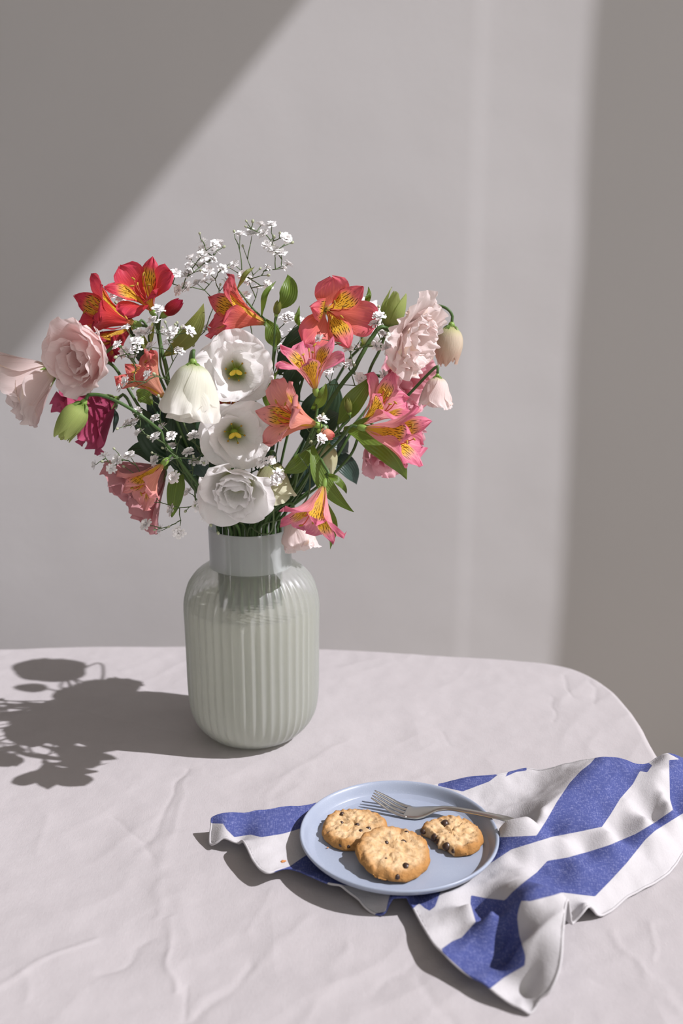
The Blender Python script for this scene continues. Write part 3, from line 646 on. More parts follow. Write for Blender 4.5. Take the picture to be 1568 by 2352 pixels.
alstroemeria('large coral alstroemeria facing outwards with stamens, tallest of the right side', (748, 712), -.022, (.22, -.02, .92), 'coral', .068, .25, [(715, 800), (670, 960)], 1.05, seed=4,
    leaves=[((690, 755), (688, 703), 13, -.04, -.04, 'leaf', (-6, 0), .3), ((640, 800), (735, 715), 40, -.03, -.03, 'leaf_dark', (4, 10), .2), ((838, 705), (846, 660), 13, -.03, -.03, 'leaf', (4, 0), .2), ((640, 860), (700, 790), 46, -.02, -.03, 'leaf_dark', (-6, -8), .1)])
alstroemeria('small pink alstroemeria opening upwards with crinkled petals, in the middle of the bouquet', (724, 894), -.116, (-.16, .86, .42), 'pink', .056, .5, [(728, 950), (712, 1010)], 1.05, seed=5,
    leaves=[((716, 940), (748, 880), 26, -.10, -.11, 'leaf', (6, 6), .3)])
alstroemeria('salmon alstroemeria with bold yellow freckled petal beside the white cups', (724, 975), -.125, (-.76, .32, .50), 'salmon', .062, .75, [(722, 1005), (672, 1090, -.05)], .95, seed=6, stem=.0026,
    leaves=[((716, 1015), (812, 1176), 40, -.12, -.13, 'leaf', (-22, 10), .25), ((712, 1025), (648, 1085), 40, -.112, -.108, 'leaf', (6, 10), .2), ((640, 870), (625, 950), 16, -.09, -.10, 'leaf', (-12, -14), .3)])
alstroemeria('pink and yellow alstroemeria opening upwards next to the large pointed leaf', (832, 972), -.070, (.62, .62, .45), 'pink', .060, .45, [(790, 985), (700, 1060)], .9, seed=7,
    leaves=[((790, 985), (934, 1102), 66, -.10, -.11, 'leaf', (16, -22), .15, .2), ((775, 975), (856, 862), 48, -.08, -.08, 'leaf', (-2, 4), .2), ((790, 985), (850, 955), 16, -.09, -.09, 'leaf', (0, 6), .3)])
alstroemeria('pink and yellow alstroemeria with trailing stamens turned down over the rose blooms', (838, 984), -.122, (.88, -.12, .42), 'pink', .066, .1, [(800, 990), (712, 1080, -.06)], .85, seed=8)
alstroemeria('pink alstroemeria hanging down over the rim of the vase', (744, 1116), -.150, (-.30, -.78, .50), 'pink', .060, .35, [(738, 1085, -.14), (716, 1040, -.11), (690, 1080, -.06)], 1.0, seed=9,
    leaves=[((748, 1150), (758, 1262), 22, -.14, -.135, 'leaf', (10, 0), .2), ((745, 1090), (794, 1133), 18, -.14, -.14, 'leaf', (8, -6), .3)])
alstroemeria('small peach alstroemeria half open among the thin white sprays', (376, 912), -.07, (-.52, .76, .34), 'peach', .052, .6, [(400, 960)], .75, seed=10)
alstroemeria('crimson freckled alstroemeria mostly hidden between the white blooms', (528, 938), -.02, (.15, .45, .75), 'crimson', .046, .2, None, 1.0, seed=11)
alstroemeria('red alstroemeria tucked in front of the dusty pink bloom at the lower left', (374, 1066), -.122, (-.58, -.56, .55), 'salmon', .050, .5, [(410, 1060), (470, 1130)], .7, seed=12,
    leaves=[((412, 1065), (394, 1188), 40, -.06, -.06, 'leaf', (0, 0), .15)])

alstroemeria('dark crimson alstroemeria nodding just above the soft pink double bloom', (304, 752), .028, (-.66, -.42, .40), 'crimson', .050, .2, [(345, 810), (400, 940)], .9, seed=21)

# ------------------------------------------------------------------ lisianthus
lisianthus('white lisianthus wide open with yellow centre, upper of the two open cups', (541, 856), -.060, (.10, .20, .95), 'cup', 'white', .92, .2, None, True, 1, [((618, 950), (640, 850), 20, -.06, -.07, 'leaf', (-14, 0), .4)])
lisianthus('white lisianthus wide open with yellow centre, lower of the two open cups', (536, 990), -.085, (.16, .05, .97), 'cup', 'white', .90, .7, None, True, 2)
lisianthus('white bell shaped lisianthus hanging below its green cap', (443, 836), -.155, (-.05, -.97, .12), 'bell', 'whitebell', .98, .3, [(447, 808, -.150), (438, 812, -.10), (434, 900, -.05), (452, 1010, -.045)], False, 3)
lisianthus('white rose like lisianthus low above the vase rim', (546, 1100), -.115, (-.06, -.36, .9), 'rose', 'white', .90, .1, [(530, 1050, -.05)], False, 4)
lisianthus('cream green half open lisianthus behind the lowest white bloom', (624, 1062), -.072, (.06, -.97, .15), 'bell', 'cream', .78, .9, [(630, 1042, -.064), (634, 1052, -.035), (624, 1110, -.02)], False, 5)
lisianthus('soft pink double lisianthus with ruffled folds at the left', (224, 814), -.085, (-.52, -.08, .82), 'rose', 'pink', 1.0, .4, [(262, 784, -.07), (292, 806, -.035), (318, 850, -.015), (350, 910, -.01)], False, 6)
lisianthus('blush lisianthus with frilled hem hanging furthest left', (126, 848), -.030, (-.84, -.44, .30), 'funnel', 'blush', .94, .2, [(150, 850, -.03), (247, 820, -.01), (280, 870), (335, 960)], False, 7)
lisianthus('deep magenta lisianthus half closed behind the green bud', (264, 918), .015, (-.70, -.36, .32), 'funnel', 'magenta', .92, .8, [(300, 950), (335, 985)], False, 8,
    [((263, 938), (259, 992), 12, -.03, -.03, 'leaf_teal', (5, 0), .2)])
lisianthus('pale blush lisianthus with deep ruffles turned to the right on an arching stem', (903, 760), -.055, (.80, -.22, .50), 'flare', 'blush', .86, .2, [(868, 756), (838, 786), (790, 872), (738, 955), (680, 1090)], False, 9, rad=.0024)
lisianthus('rose pink lisianthus behind the pale ruffled bloom', (890, 866), .055, (.66, .02, .52), 'double', 'rose', 1.0, .4, None, False, 10)
lisianthus('rose pink lisianthus low behind the pink and yellow alstroemerias', (872, 996), -.010, (.46, -.46, .56), 'double', 'rose', .84, .1, None, False, 11)
lisianthus('ivory bud hanging from a hooked stem at the far right', (1036, 750), .015, (-.10, -.99, .05), 'bud', 'ivory', .98, .2, [(1040, 722), (1030, 702), (1006, 698), (968, 712, .045), (930, 800, .125), (850, 930, .09)], False, 12, rad=.0017)
lisianthus('blush bell bud hanging under the ivory bud', (1004, 866), -.045, (-.04, -.99, .08), 'bell', 'blush', .62, .5, [(1001, 846), (988, 852, -.03), (940, 905, -.03)], False, 13, rad=.0016)
lisianthus('pale pink lisianthus drooping beside the vase rim', (676, 1182), -.06, (.16, -.9, .25), 'bell', 'blush', .72, .2, [(672, 1160), (655, 1150)], False, 14)
lisianthus('dusty pink lisianthus with torn hem facing down at the lower left', (376, 1076), -.025, (-.72, -.56, .30), 'funnel', 'dusty', .92, .5, [(400, 1060), (450, 1110)], False, 15)
lisianthus('white lisianthus turned away behind the coral alstroemeria', (835, 790), .105, (.45, .5, .25), 'cup', 'white', .95, .3, None, False, 16)
lisianthus('lime green bud rising behind the pale ruffled bloom', (890, 752), .03, (.30, .92, .1), 'pointed', 'greenbud', .98, .3, [(878, 800, .03), (840, 890, .03)], False, 17)
lisianthus('lime green bud nodding in front of the magenta bloom', (190, 928), -.125, (-.52, -.80, .25), 'pointed', 'greenbud', .98, .6, [(212, 908), (242, 904), (300, 940), (345, 970)], False, 18)
lisianthus('cream bud drooping among dark stems below the salmon alstroemeria', (752, 1022), -.03, (-.10, -.95, .2), 'bud', 'cream', .8, .2, None, False, 19)
# closed alstroemeria buds
def small_bud(label, base, tip, rpx, Y, mat, via=None):
    a, b = at_y(*base, Y), at_y(*tip, Y-.004); root = empty('alstroemeria_bud', a, label, 'flower bud', 'closed alstroemeria buds'); ax = unit(b-a); L = np.linalg.norm(b-a); r = rpx/FPX*np.linalg.norm(a-CAM); fr_ = frame(ax)
    for k in range(4):
        V, F, uv = petal_points(L*1.08, r*1.15, [(0, 60), (.2, 30), (.45, 2), (.75, -18), (1, -30)], [(0, .4), (.3, .9), (.55, 1), (.85, .5), (1, .1)], .001, 1.0, .004, 0, 1, .05, 0, 0, 9, 12, k)
        V[:, :2] *= r/max(1e-6, np.abs(V[:, 0]).max()); mk('petal', place(V, a, fr_, k*1.571), F, mat, root, uv)
    V, F = ellipsoid(a, ax, r*.8, r*.55, 8, 6); mk('receptacle', V, F, MAT['sepal'], root)
    add_stem(root, a, ax, via, .0012)
small_bud('closed red alstroemeria bud beside the yellow freckled bloom', (378, 722), (419, 688), 15, -.05, ALS['crimson'][0], [(368, 760), (375, 850)])
small_bud('closed brownish pink bud below the salmon alstroemeria', (736, 992), (768, 1004), 13, -.125, ALS['peach'][0], [(725, 1000)])
small_bud('dark pointed bud in front of the broad green leaf', (802, 948), (796, 912), 9, -.10, MAT['leaf_olive'], [(800, 975), (760, 1000)])
small_bud('brown green bud beside the leaf over the profile coral bloom', (634, 722), (640, 690), 9, -.068, MAT['leaf_olive'], [(632, 760)])

# ------------------------------------------------------------------ foliage stems
def foliage(label, root_px, Y, leaves, top, rad=.0020):
    b = at_y(*top, Y); root = empty('foliage_stem', b, label, 'leafy stem', 'leafy stems in the vase')
    add_stem(root, b, unit(b-at_y(*root_px, Y)), [(*root_px, Y)], rad, 'stem_dark')
    for lf in leaves: leaf(root, *lf)
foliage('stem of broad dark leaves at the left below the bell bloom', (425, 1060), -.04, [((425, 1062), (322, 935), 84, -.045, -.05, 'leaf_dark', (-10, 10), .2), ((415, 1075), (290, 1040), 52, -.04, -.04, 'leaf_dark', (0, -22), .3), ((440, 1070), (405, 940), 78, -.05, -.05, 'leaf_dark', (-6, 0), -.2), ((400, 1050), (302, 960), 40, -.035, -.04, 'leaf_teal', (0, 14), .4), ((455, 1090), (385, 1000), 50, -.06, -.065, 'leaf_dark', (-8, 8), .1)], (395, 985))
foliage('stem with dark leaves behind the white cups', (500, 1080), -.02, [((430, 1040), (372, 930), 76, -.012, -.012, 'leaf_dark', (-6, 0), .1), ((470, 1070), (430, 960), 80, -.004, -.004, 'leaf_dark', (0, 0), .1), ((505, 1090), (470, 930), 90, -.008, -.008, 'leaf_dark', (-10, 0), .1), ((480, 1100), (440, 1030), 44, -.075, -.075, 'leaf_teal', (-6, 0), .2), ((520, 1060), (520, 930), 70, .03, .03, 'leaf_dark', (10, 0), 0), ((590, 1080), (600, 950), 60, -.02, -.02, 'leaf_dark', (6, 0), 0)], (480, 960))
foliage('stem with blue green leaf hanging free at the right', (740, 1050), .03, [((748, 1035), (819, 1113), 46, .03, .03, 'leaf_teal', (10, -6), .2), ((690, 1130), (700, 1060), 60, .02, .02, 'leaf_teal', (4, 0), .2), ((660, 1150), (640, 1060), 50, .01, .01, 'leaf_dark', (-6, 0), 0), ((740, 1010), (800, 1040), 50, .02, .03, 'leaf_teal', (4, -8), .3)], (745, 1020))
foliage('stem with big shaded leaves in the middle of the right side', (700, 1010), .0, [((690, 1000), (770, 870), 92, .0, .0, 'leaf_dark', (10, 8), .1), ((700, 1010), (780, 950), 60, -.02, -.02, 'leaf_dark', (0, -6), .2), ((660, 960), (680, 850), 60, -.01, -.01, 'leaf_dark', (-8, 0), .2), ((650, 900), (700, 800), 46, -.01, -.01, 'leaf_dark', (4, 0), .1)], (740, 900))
foliage('stem with one round lime leaf at the left', (380, 990), -.05, [((348, 928), (312, 908), 34, -.095, -.098, 'leaf', (0, -8), .2), ((380, 985), (352, 900), 34, -.035, -.03, 'leaf_teal', (-10, 0), .2)], (350, 930))
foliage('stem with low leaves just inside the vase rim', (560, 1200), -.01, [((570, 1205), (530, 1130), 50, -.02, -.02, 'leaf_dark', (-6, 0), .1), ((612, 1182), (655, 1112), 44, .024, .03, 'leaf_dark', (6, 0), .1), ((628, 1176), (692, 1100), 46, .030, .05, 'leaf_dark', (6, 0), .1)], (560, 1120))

# ------------------------------------------------------------------ thin white sprays
def floret_mesh(seed, size):
    r = np.random.default_rng(seed); Vs = []; Fs = []
    for layer, (n, el, L) in enumerate(((9, 8, 1.0), (8, 32, .9), (7, 58, .75), (4, 80, .5))):
        for k in range(n):
            az = 2*math.pi*k/n + layer*.4 + r.uniform(-.2, .2); e = math.radians(el + r.uniform(-10, 10)); d = np.array([math.cos(az)*math.cos(e), math.sin(az)*math.cos(e), math.sin(e)])
            sd = unit(np.cross(d, [0, 0, 1.])) if el < 75 else np.array([math.cos(az+1.5), math.sin(az+1.5), 0]); up = np.cross(sd, d); l = size*L*r.uniform(.85, 1.15); w = size*.24
            b = d*size*.12; m_ = d*l*.65+up*size*.06; t_ = d*l - up*size*r.uniform(-.05, .14); i = len(Vs)
            Vs += [b-sd*w*.3, b+sd*w*.3, m_+sd*w, m_-sd*w, t_+sd*w*.75, t_-sd*w*.75]; Fs += [[i, i+1, i+2, i+3], [i+3, i+2, i+4, i+5]]
    return mesh_data('floret', np.array(Vs), Fs, MAT['gyp'])
FLO = [floret_mesh(s, .0066) for s in range(4)]
V, F = ellipsoid((0, 0, .0012), (0, 0, 1), .0022, .0017, 8, 6); BUD = mesh_data('bud', V, F, MAT['gyp_bud'])
SPRAY_BVH = []
def spray(label, root_px, Y, heads, seed=0, depth=.03, enter=None):
    r = random.Random(seed); b = at_y(*root_px, Y); root = empty('gypsophila_spray', b, label, 'flower spray', 'thin white gypsophila sprays')
    if not SPRAY_BVH: SPRAY_BVH.append(BVHTree.FromPolygons(*plant_mesh()))
    bv = SPRAY_BVH[0]
    def clear(p, rr):                                    # slide along the line of sight until nothing is touched
        e = unit(CAM-p)
        for k in (0, 1, -1, 2, -2, 3, -3, 4, -4, 5, -5, 6, -6, 7, -7, 8, 9, 10, 12, 14, 16):
            c = p + e*k*.005
            if bv.find_nearest(Vector(c), rr)[0] is None: return c
        return p
    def free(a, c):
        v = Vector(c-a); return v.length < 1e-6 or bv.ray_cast(Vector(a), v.normalized(), v.length)[0] is None
    hs = []
    for h in heads: hs.append((at_y(h[0], h[1], Y + r.uniform(-depth, depth*.5)), len(h) > 2, h))
    for h in list(heads):
        if len(h) == 2 and r.random() < .45:
            hs.append((at_y(h[0]+r.uniform(-24, 24), h[1]+r.uniform(-24, 14), Y + r.uniform(-depth, depth*.5)), True, h))
    hs = [(clear(p, .0028 if isb else .0078), isb, h) for p, isb, h in hs]
    hs.sort(key=lambda q_: np.linalg.norm(q_[0]-b)); nodes = [(b, None)]; segs = []; parts = []
    for p, isb, h in hs:
        best = min(nodes, key=lambda n_: np.linalg.norm(p-n_[0]) + .25*abs(np.linalg.norm(n_[0]-b)-.6*np.linalg.norm(p-b)))
        q_ = best[0]; dv = p-q_; L = np.linalg.norm(dv); mid = q_ + dv*.55 + np.array([r.uniform(-1, 1), r.uniform(-1, 1), r.uniform(0, .8)])*L*.10
        if not (free(q_, mid) and free(mid, p)):           # bend the twig, or branch from another node, so that it passes beside the petals
            done = False
            for n_ in sorted(nodes, key=lambda n_: np.linalg.norm(p-n_[0]))[:20]:
                for k in (0, 1, -1, 2, -2, 3, -3, 4, 5, 6, 8, 11):
                    for lat in (0, .012, -.012, .024, -.024):
                        c = n_[0] + (p-n_[0])*.55 + unit(CAM-p)*k*.006 + RT*lat
                        if free(n_[0], c) and free(c, p): best, q_, mid, done = n_, n_[0], c, True; break
                    if done: break
                if done: break
            dv = mid-q_; parts.append(tube(catmull(np.array([q_, (q_+mid)/2, mid]), 3), [.00062]*4+[.00052]*3, 5))
        else: parts.append(tube(catmull(np.array([q_, q_+dv*.28+np.array([0, 0, 1])*L*.02, mid]), 3), [.00062]*4+[.00052]*3, 5))
        parts.append(tube(np.array([mid, mid*.5+p*.5, p]), [.00046, .0004, .0004], 5))
        nodes.append((mid, best)); d = unit(p-mid)
        if isb: o = bpy.data.objects.new('bud', BUD); k = r.uniform(.7, 1.05)
        else: o = bpy.data.objects.new('floret', FLO[r.randrange(4)]); k = r.uniform(.8, 1.15)
        FLORETS.append((root.name, p, .0035 if isb else .0078)); FLORETS.append((root.name, mid, .002)); FLORETS.append((root.name, (mid+p)/2, .002)); FLORETS.append((root.name, (mid+q_)/2, .002))
        COL.objects.link(o); o.parent = root; o.location = p-b; dd = unit(d*.6 + np.array([0, -.35, .45])) if not isb else d
        o.rotation_euler = Vector(dd).to_track_quat('Z', 'Y').to_euler(); o.scale = (k, k, k)
    V, F = join(parts); mk('twigs', V, F, MAT['gyp_stem'], root)
    add_stem(root, b, unit([0, 0, 1.]), enter, .0009, 'gyp_stem')
spray('spray of tiny white flowers rising highest above the bouquet', (580, 775), -.01, [(551, 540), (579, 537), (599, 518), (624, 518), (606, 537), (580, 511, 1), (566, 509, 1), (628, 543, 1), (642, 537, 1), (656, 548), (669, 558, 1), (612, 563), (624, 566), (629, 576), (645, 584), (661, 608), (613, 617), (596, 618, 1), (558, 567, 1), (539, 609), (558, 633), (571, 646), (592, 663), (615, 655), (563, 682), (650, 617)], 1)
spray('spray of tiny white flowers between the red and the profile coral alstroemeria', (495, 775), -.01, [(467, 556), (466, 574), (466, 588), (493, 562), (502, 560), (492, 580), (439, 595), (436, 609), (474, 602), (460, 611), (489, 597), (478, 625), (427, 635), (435, 625), (453, 652), (469, 647), (487, 645), (523, 647), (428, 660), (410, 667), (396, 627, 1), (402, 630), (385, 631), (382, 645), (510, 618), (478, 755), (505, 755), (462, 762, 1), (445, 792, 1)], 2)
spray('spray of tiny white flowers in front of the left green stems', (408, 884), -.105, [(290, 754), (352, 739), (363, 713), (344, 763), (320, 767), (319, 785), (308, 784), (348, 798), (390, 768), (398, 760), (422, 755), (436, 762), (387, 790), (411, 808), (378, 761), (270, 793), (285, 808), (287, 818), (313, 803), (305, 822), (340, 862), (290, 877), (278, 891), (380, 742, 1), (407, 742, 1), (268, 820, 1)], 3, .02)
spray('few tiny white flowers between the two red alstroemerias', (330, 780), .0, [(256, 662), (266, 676), (263, 668), (281, 686), (286, 664), (284, 640, 1), (274, 654)], 4, .02)
spray('spray of tiny white flowers over the dark leaves at the left', (440, 1100), -.10, [(316, 945), (310, 973), (295, 975), (320, 995), (357, 962), (373, 983), (358, 1005), (393, 1003), (394, 1028), (357, 1058), (393, 1058), (400, 1097), (445, 1003), (468, 1060), (478, 1027), (433, 1040), (375, 1030, 1), (364, 911, 1), (348, 915, 1), (447, 1062)], 5, .02)
spray('spray of tiny white flowers trailing low over the dusty pink bloom', (455, 1150), -.105, [(219, 1068), (241, 1048), (270, 1058), (298, 1047), (256, 1077), (264, 1074), (263, 1032, 1), (341, 1153), (336, 1206), (371, 1219), (411, 1223), (395, 1172), (432, 1131), (455, 1162), (470, 1187), (427, 1173, 1), (389, 1209, 1), (500, 1222, 1), (505, 1205, 1), (483, 1204, 1)], 6, .02, [(475, 1170)])
spray('spray of tiny white flowers inside the right half of the bouquet', (745, 960), -.042, [(755, 835), (752, 852), (768, 840), (800, 802), (820, 800), (757, 782), (733, 778), (800, 838), (827, 870), (790, 792), (862, 795), (885, 800), (860, 745), (840, 730), (870, 728), (880, 862), (858, 890), (848, 760), (878, 770)], 7, .03)
spray('small cluster of tiny white flowers beside the lowest white bloom', (628, 1160), -.128, [(622, 1058), (602, 1062), (632, 1103), (613, 1112), (607, 1120), (640, 1090), (616, 1068)], 8, .01)
spray('few tiny white flowers under the upright leaf in the middle', (650, 880), .0, [(655, 735), (670, 765), (690, 738), (640, 768), (648, 800), (665, 728), (600, 880), (640, 890), (672, 870)], 9, .02)
spray('few tiny white flowers in front of the central stems', (712, 1080), -.13, [(738, 1008), (697, 976), (745, 985, 1), (712, 1017, 1), (740, 965)], 10, .005)

route_stems()

# ------------------------------------------------------------------ plate
PZ = .0105                                           # plate foot above the table (on the folded towel)
RIMZ = PZ+.020
pc = at_z(916, 1908, RIMZ); PR = 228.0/FPX*float((pc-CAM) @ FW); pc = np.array([pc[0], pc[1], T])
pp = smoothprof([(.001, PZ+.0015), (.55*PR, PZ+.0012), (.60*PR, PZ), (.64*PR, PZ+.0004), (.70*PR, PZ+.0022), (.84*PR, PZ+.0065), (.95*PR, PZ+.0125), (.992*PR, PZ+.0172), (1.0*PR, PZ+.0188), (.994*PR, PZ+.0202), (.978*PR, PZ+.0203), (.955*PR, PZ+.0182), (.915*PR, PZ+.0110), (.88*PR, PZ+.0080), (.82*PR, PZ+.0067), (.60*PR, PZ+.0064), (.3*PR, PZ+.0064), (.001, PZ+.0064)], 5)
FLOOR = PZ+.0065
V, F = revolve(pp, 160); tag(mk('plate', V+pc, F, MAT['glaze']), 'blue grey stoneware plate with a raised rim on the striped towel', 'plate')

# ------------------------------------------------------------------ cookies
def cookie(label, c_px, zc, R, tilt, spin, chips, seed, bites=()):
    c = at_z(*c_px, zc); r = random.Random(seed); root = empty('cookie', c, label, 'cookie', 'chocolate chip cookies on the plate')
    nr, na = 30, 120; an = np.arange(na)*2*math.pi/na; Ro = R*(1+.018*np.sin(3*an+seed)+.014*np.sin(7*an+2*seed)+.010*np.sin(17*an+seed*3))
    edgeq = np.zeros(na)
    for bx_, by_, br in bites:                          # bitten outline: clip each ray at the bite circle
        for i, a_ in enumerate(an):
            d = np.array([math.cos(a_), math.sin(a_)]); o_ = np.array([bx_, by_])*R; bb = d @ o_; disc = bb*bb - (o_ @ o_ - (br*R)**2)
            if disc > 0 and bb > 0:
                s = bb-math.sqrt(disc)
                if 0 < s < Ro[i]: Ro[i] = s*(1+.03*math.sin(23*a_+seed)); edgeq[i] = 1
    H = .0105
    prof = [(0, 1)] + [(k/18, 1-.05*(k/18)**3) for k in range(1, 17)] + [(.925, .84), (.96, .74), (.985, .58), (1, .38), (.995, .2), (.97, .06), (.90, 0), (.5, 0), (.0, 0)]
    V = []; rim = []
    for k, (f, h) in enumerate(prof):
        for i in range(na):
            ff = f; hh = h
            if edgeq[i] and f > .9: hh = h; ff = f - .02*(h < .4)
            x, y = Ro[i]*ff*math.cos(an[i]), Ro[i]*ff*math.sin(an[i]); V.append((x, y, hh*H)); rim.append(max(0, (np.hypot(x, y)/R-.62)/.36) if not edgeq[i] or f < .86 else -.2)
    V = np.array(V); up = V[:, 2] > .30*H; q_ = V[:, :2]+seed*.31
    qa = q_ + .006*np.stack([vnoise(q_, 90, seed), vnoise(q_, 90, seed+1)], -1)
    cr = np.abs(vnoise(qa*[1, 1.5], 62, seed+2)); dz = .0014*vnoise(q_, 130, seed+3) + .0013*vnoise(q_, 330, seed+4) - .0022*np.exp(-(cr/.07)**2) + .0008*vnoise(q_, 40, seed+8)
    V[:, 2] += np.where(up, dz, .15*dz*0); V[:, :2] *= (1+.012*vnoise(V*[1, 1, 2], 180, seed+6))[:, None]
    F = [[k*na+i, k*na+(i+1) % na, (k+1)*na+(i+1) % na, (k+1)*na+i] for k in range(len(prof)-1) for i in range(na)]
    F = [f[::-1] for f in F]
    F = [f[::-1] for f in F]
    cs, sn_ = math.cos(spin), math.sin(spin); ex, ey = tilt       # slopes along x and y
    n_ = unit([-ex, -ey, 1]); X_ = unit(np.cross([0, 1, 0], n_)); Y_ = np.cross(n_, X_)
    def tr(Q): Q = np.asarray(Q); x = Q[:, 0]*cs-Q[:, 1]*sn_; y = Q[:, 0]*sn_+Q[:, 1]*cs; return c + x[:, None]*X_ + y[:, None]*Y_ + Q[:, 2:]*n_
    mk('dough', tr(V), F, MAT['cookie'], root, None, dict(rim=rim))
    for px, py, sz_ in chips:                            # chips traced on the upper face
        w = at_z(px, py, zc+H*.95) - c; x_ = w @ X_; y_ = w @ Y_
        lx, ly = x_*cs+y_*sn_, -x_*sn_+y_*cs; ra_ = math.hypot(lx, ly); lim = .93*float(np.interp(math.atan2(ly, lx) % (2*math.pi), an, Ro, period=2*math.pi))
        if ra_ > lim: x_ *= lim/ra_; y_ *= lim/ra_; ra_ = lim
        sink = .0014 + .0035*max(0, ra_/lim-.86)/.14
        zz_ = H*1.0
        Vc, Fc = ellipsoid((0, 0, 0), (r.uniform(-.4, .4), r.uniform(-.4, .4), 1),   .0025*sz_, .0028*sz_, 9, 7, .35)
        p = c + x_*X_ + y_*Y_ + n_*(zz_-sink); mk('chocolate_chip', Vc+p, Fc, MAT['chip'], root)
cookie('whole chocolate chip cookie lying flat under the other cookie', (815, 1914), FLOOR+.0001, .0335, (0, 0), .4, [(785, 1868, 1), (784, 1888, .8), (820, 1894, 1.1), (828, 1908, 1.0), (756, 1911, 1.1), (846, 1903, 1.2), (780, 1936, 1.0), (795, 1948, .9)], 3)
cookie('whole chocolate chip cookie leaning on the other cookie', (902, 1968), FLOOR+.0060, .0355, (-.093, .117), 1.7, [(926, 1934, 1.3), (933, 1915, 1.1), (887, 1937, .9), (911, 1940, .7), (910, 1963, .8), (887, 1970, .8), (933, 1981, 1.5), (916, 2004, 1.1)], 11)
cookie('bitten chocolate chip cookie lying alone near the fork', (1037, 1929), FLOOR+.0004, .0310, (0, 0), 0.0, [(1022, 1890, 1.7), (1030, 1913, .9), (1026, 1935, 1.7), (1075, 1937, .6), (1043, 1956, .9), (980, 1917, 1.6), (994, 1929, 1.2), (972, 1900, 1.3)], 23, [(-1.30, -.55, .82), (-.75, -1.25, .75)])
# ------------------------------------------------------------------ fork
fork = None
def fork_build():
    global fork
    ctr = [(856, 1824, FLOOR+.0150), (880, 1838, FLOOR+.0098), (905, 1853, FLOOR+.0048), (930, 1863, FLOOR+.0022), (955, 1867, FLOOR+.0020), (980, 1863, FLOOR+.0042), (1005, 1858, FLOOR+.0080), (1035, 1857, FLOOR+.0105), (1090, 1866, FLOOR+.0140), (1150, 1878, FLOOR+.0159), (1180, 1886, FLOOR+.0135), (1215, 1896, FLOOR+.008)]
    C = catmull(np.array([at_z(*p) for p in ctr]), 8); s = np.concatenate([[0], np.cumsum(np.linalg.norm(np.diff(C, axis=0), axis=1))]); tot = s[-1]
    N = 140; ss = np.linspace(0, tot, N); C = np.stack([np.interp(ss, s, C[:, k]) for k in range(3)], -1); tg = np.gradient(C, axis=0); tg /= np.linalg.norm(tg, axis=1)[:, None]
    sd = np.cross(tg, [0, 0, 1.]); sd /= np.linalg.norm(sd, axis=1)[:, None]; nr = np.cross(sd, tg)
    tine = .040
    fork = empty('fork', C[60], 'stainless steel fork resting on the plate with its handle under the towel', 'fork')
    m = M('brushed steel'); n_ = m.noise(300, 3, m.scalevec(m.obj(), 1, 6, 6)); st = m.done(m.bsdf(m.mix(n_, (.62, .61, .57), (.52, .51, .48)), .28, .5, m.bump(n_, .05, .0005), 1.0))
    def strip(i0, i1, cen, half, thick):
        V = []; ring = [(-1, -.3), (-.7, -1), (.7, -1), (1, -.3), (1, .3), (.7, 1), (-.7, 1), (-1, .3)]
        for i in range(i0, i1+1):
            for a_, b_ in ring: V.append(C[i] + sd[i]*(cen(ss[i])+a_*half(ss[i])) + nr[i]*(b_*thick(ss[i])))
        n8 = 8; k = i1-i0+1
        F = [[i*n8+j, i*n8+(j+1) % n8, (i+1)*n8+(j+1) % n8, (i+1)*n8+j] for i in range(k-1) for j in range(n8)] + [list(range(n8))[::-1], list(range((k-1)*n8, k*n8))]
        return np.array(V), F
    def hw(x): return float(np.interp(x, [tine-.004, tine, tine+.010, tine+.022, tine+.032, tine+.045, tine+.08, tot], [.0118, .0119, .0116, .0088, .0044, .0030, .0034, .0058]))
    i0 = int(np.searchsorted(ss, tine-.003))
    V, F = strip(i0, N-1, lambda x: 0, hw, lambda x: float(np.interp(x, [0, tine, tine+.03, tine+.05, tot], [.0009, .0010, .0014, .0016, .0012]))); mk('handle', V, F, st, fork)
    i1 = int(np.searchsorted(ss, tine+.001))
    for k in range(4):
        cx = (k-1.5)*.0063
        V, F = strip(0, i1, lambda x: cx*float(np.interp(x, [0, .02, tine], [.80, .95, 1])), lambda x: float(np.interp(x, [0, .004, .02, tine], [.0006, .0012, .0019, .0023])), lambda x: float(np.interp(x, [0, .01, tine], [.0005, .0009, .0010]))); mk('tine', V, F, st, fork)
fork_build()

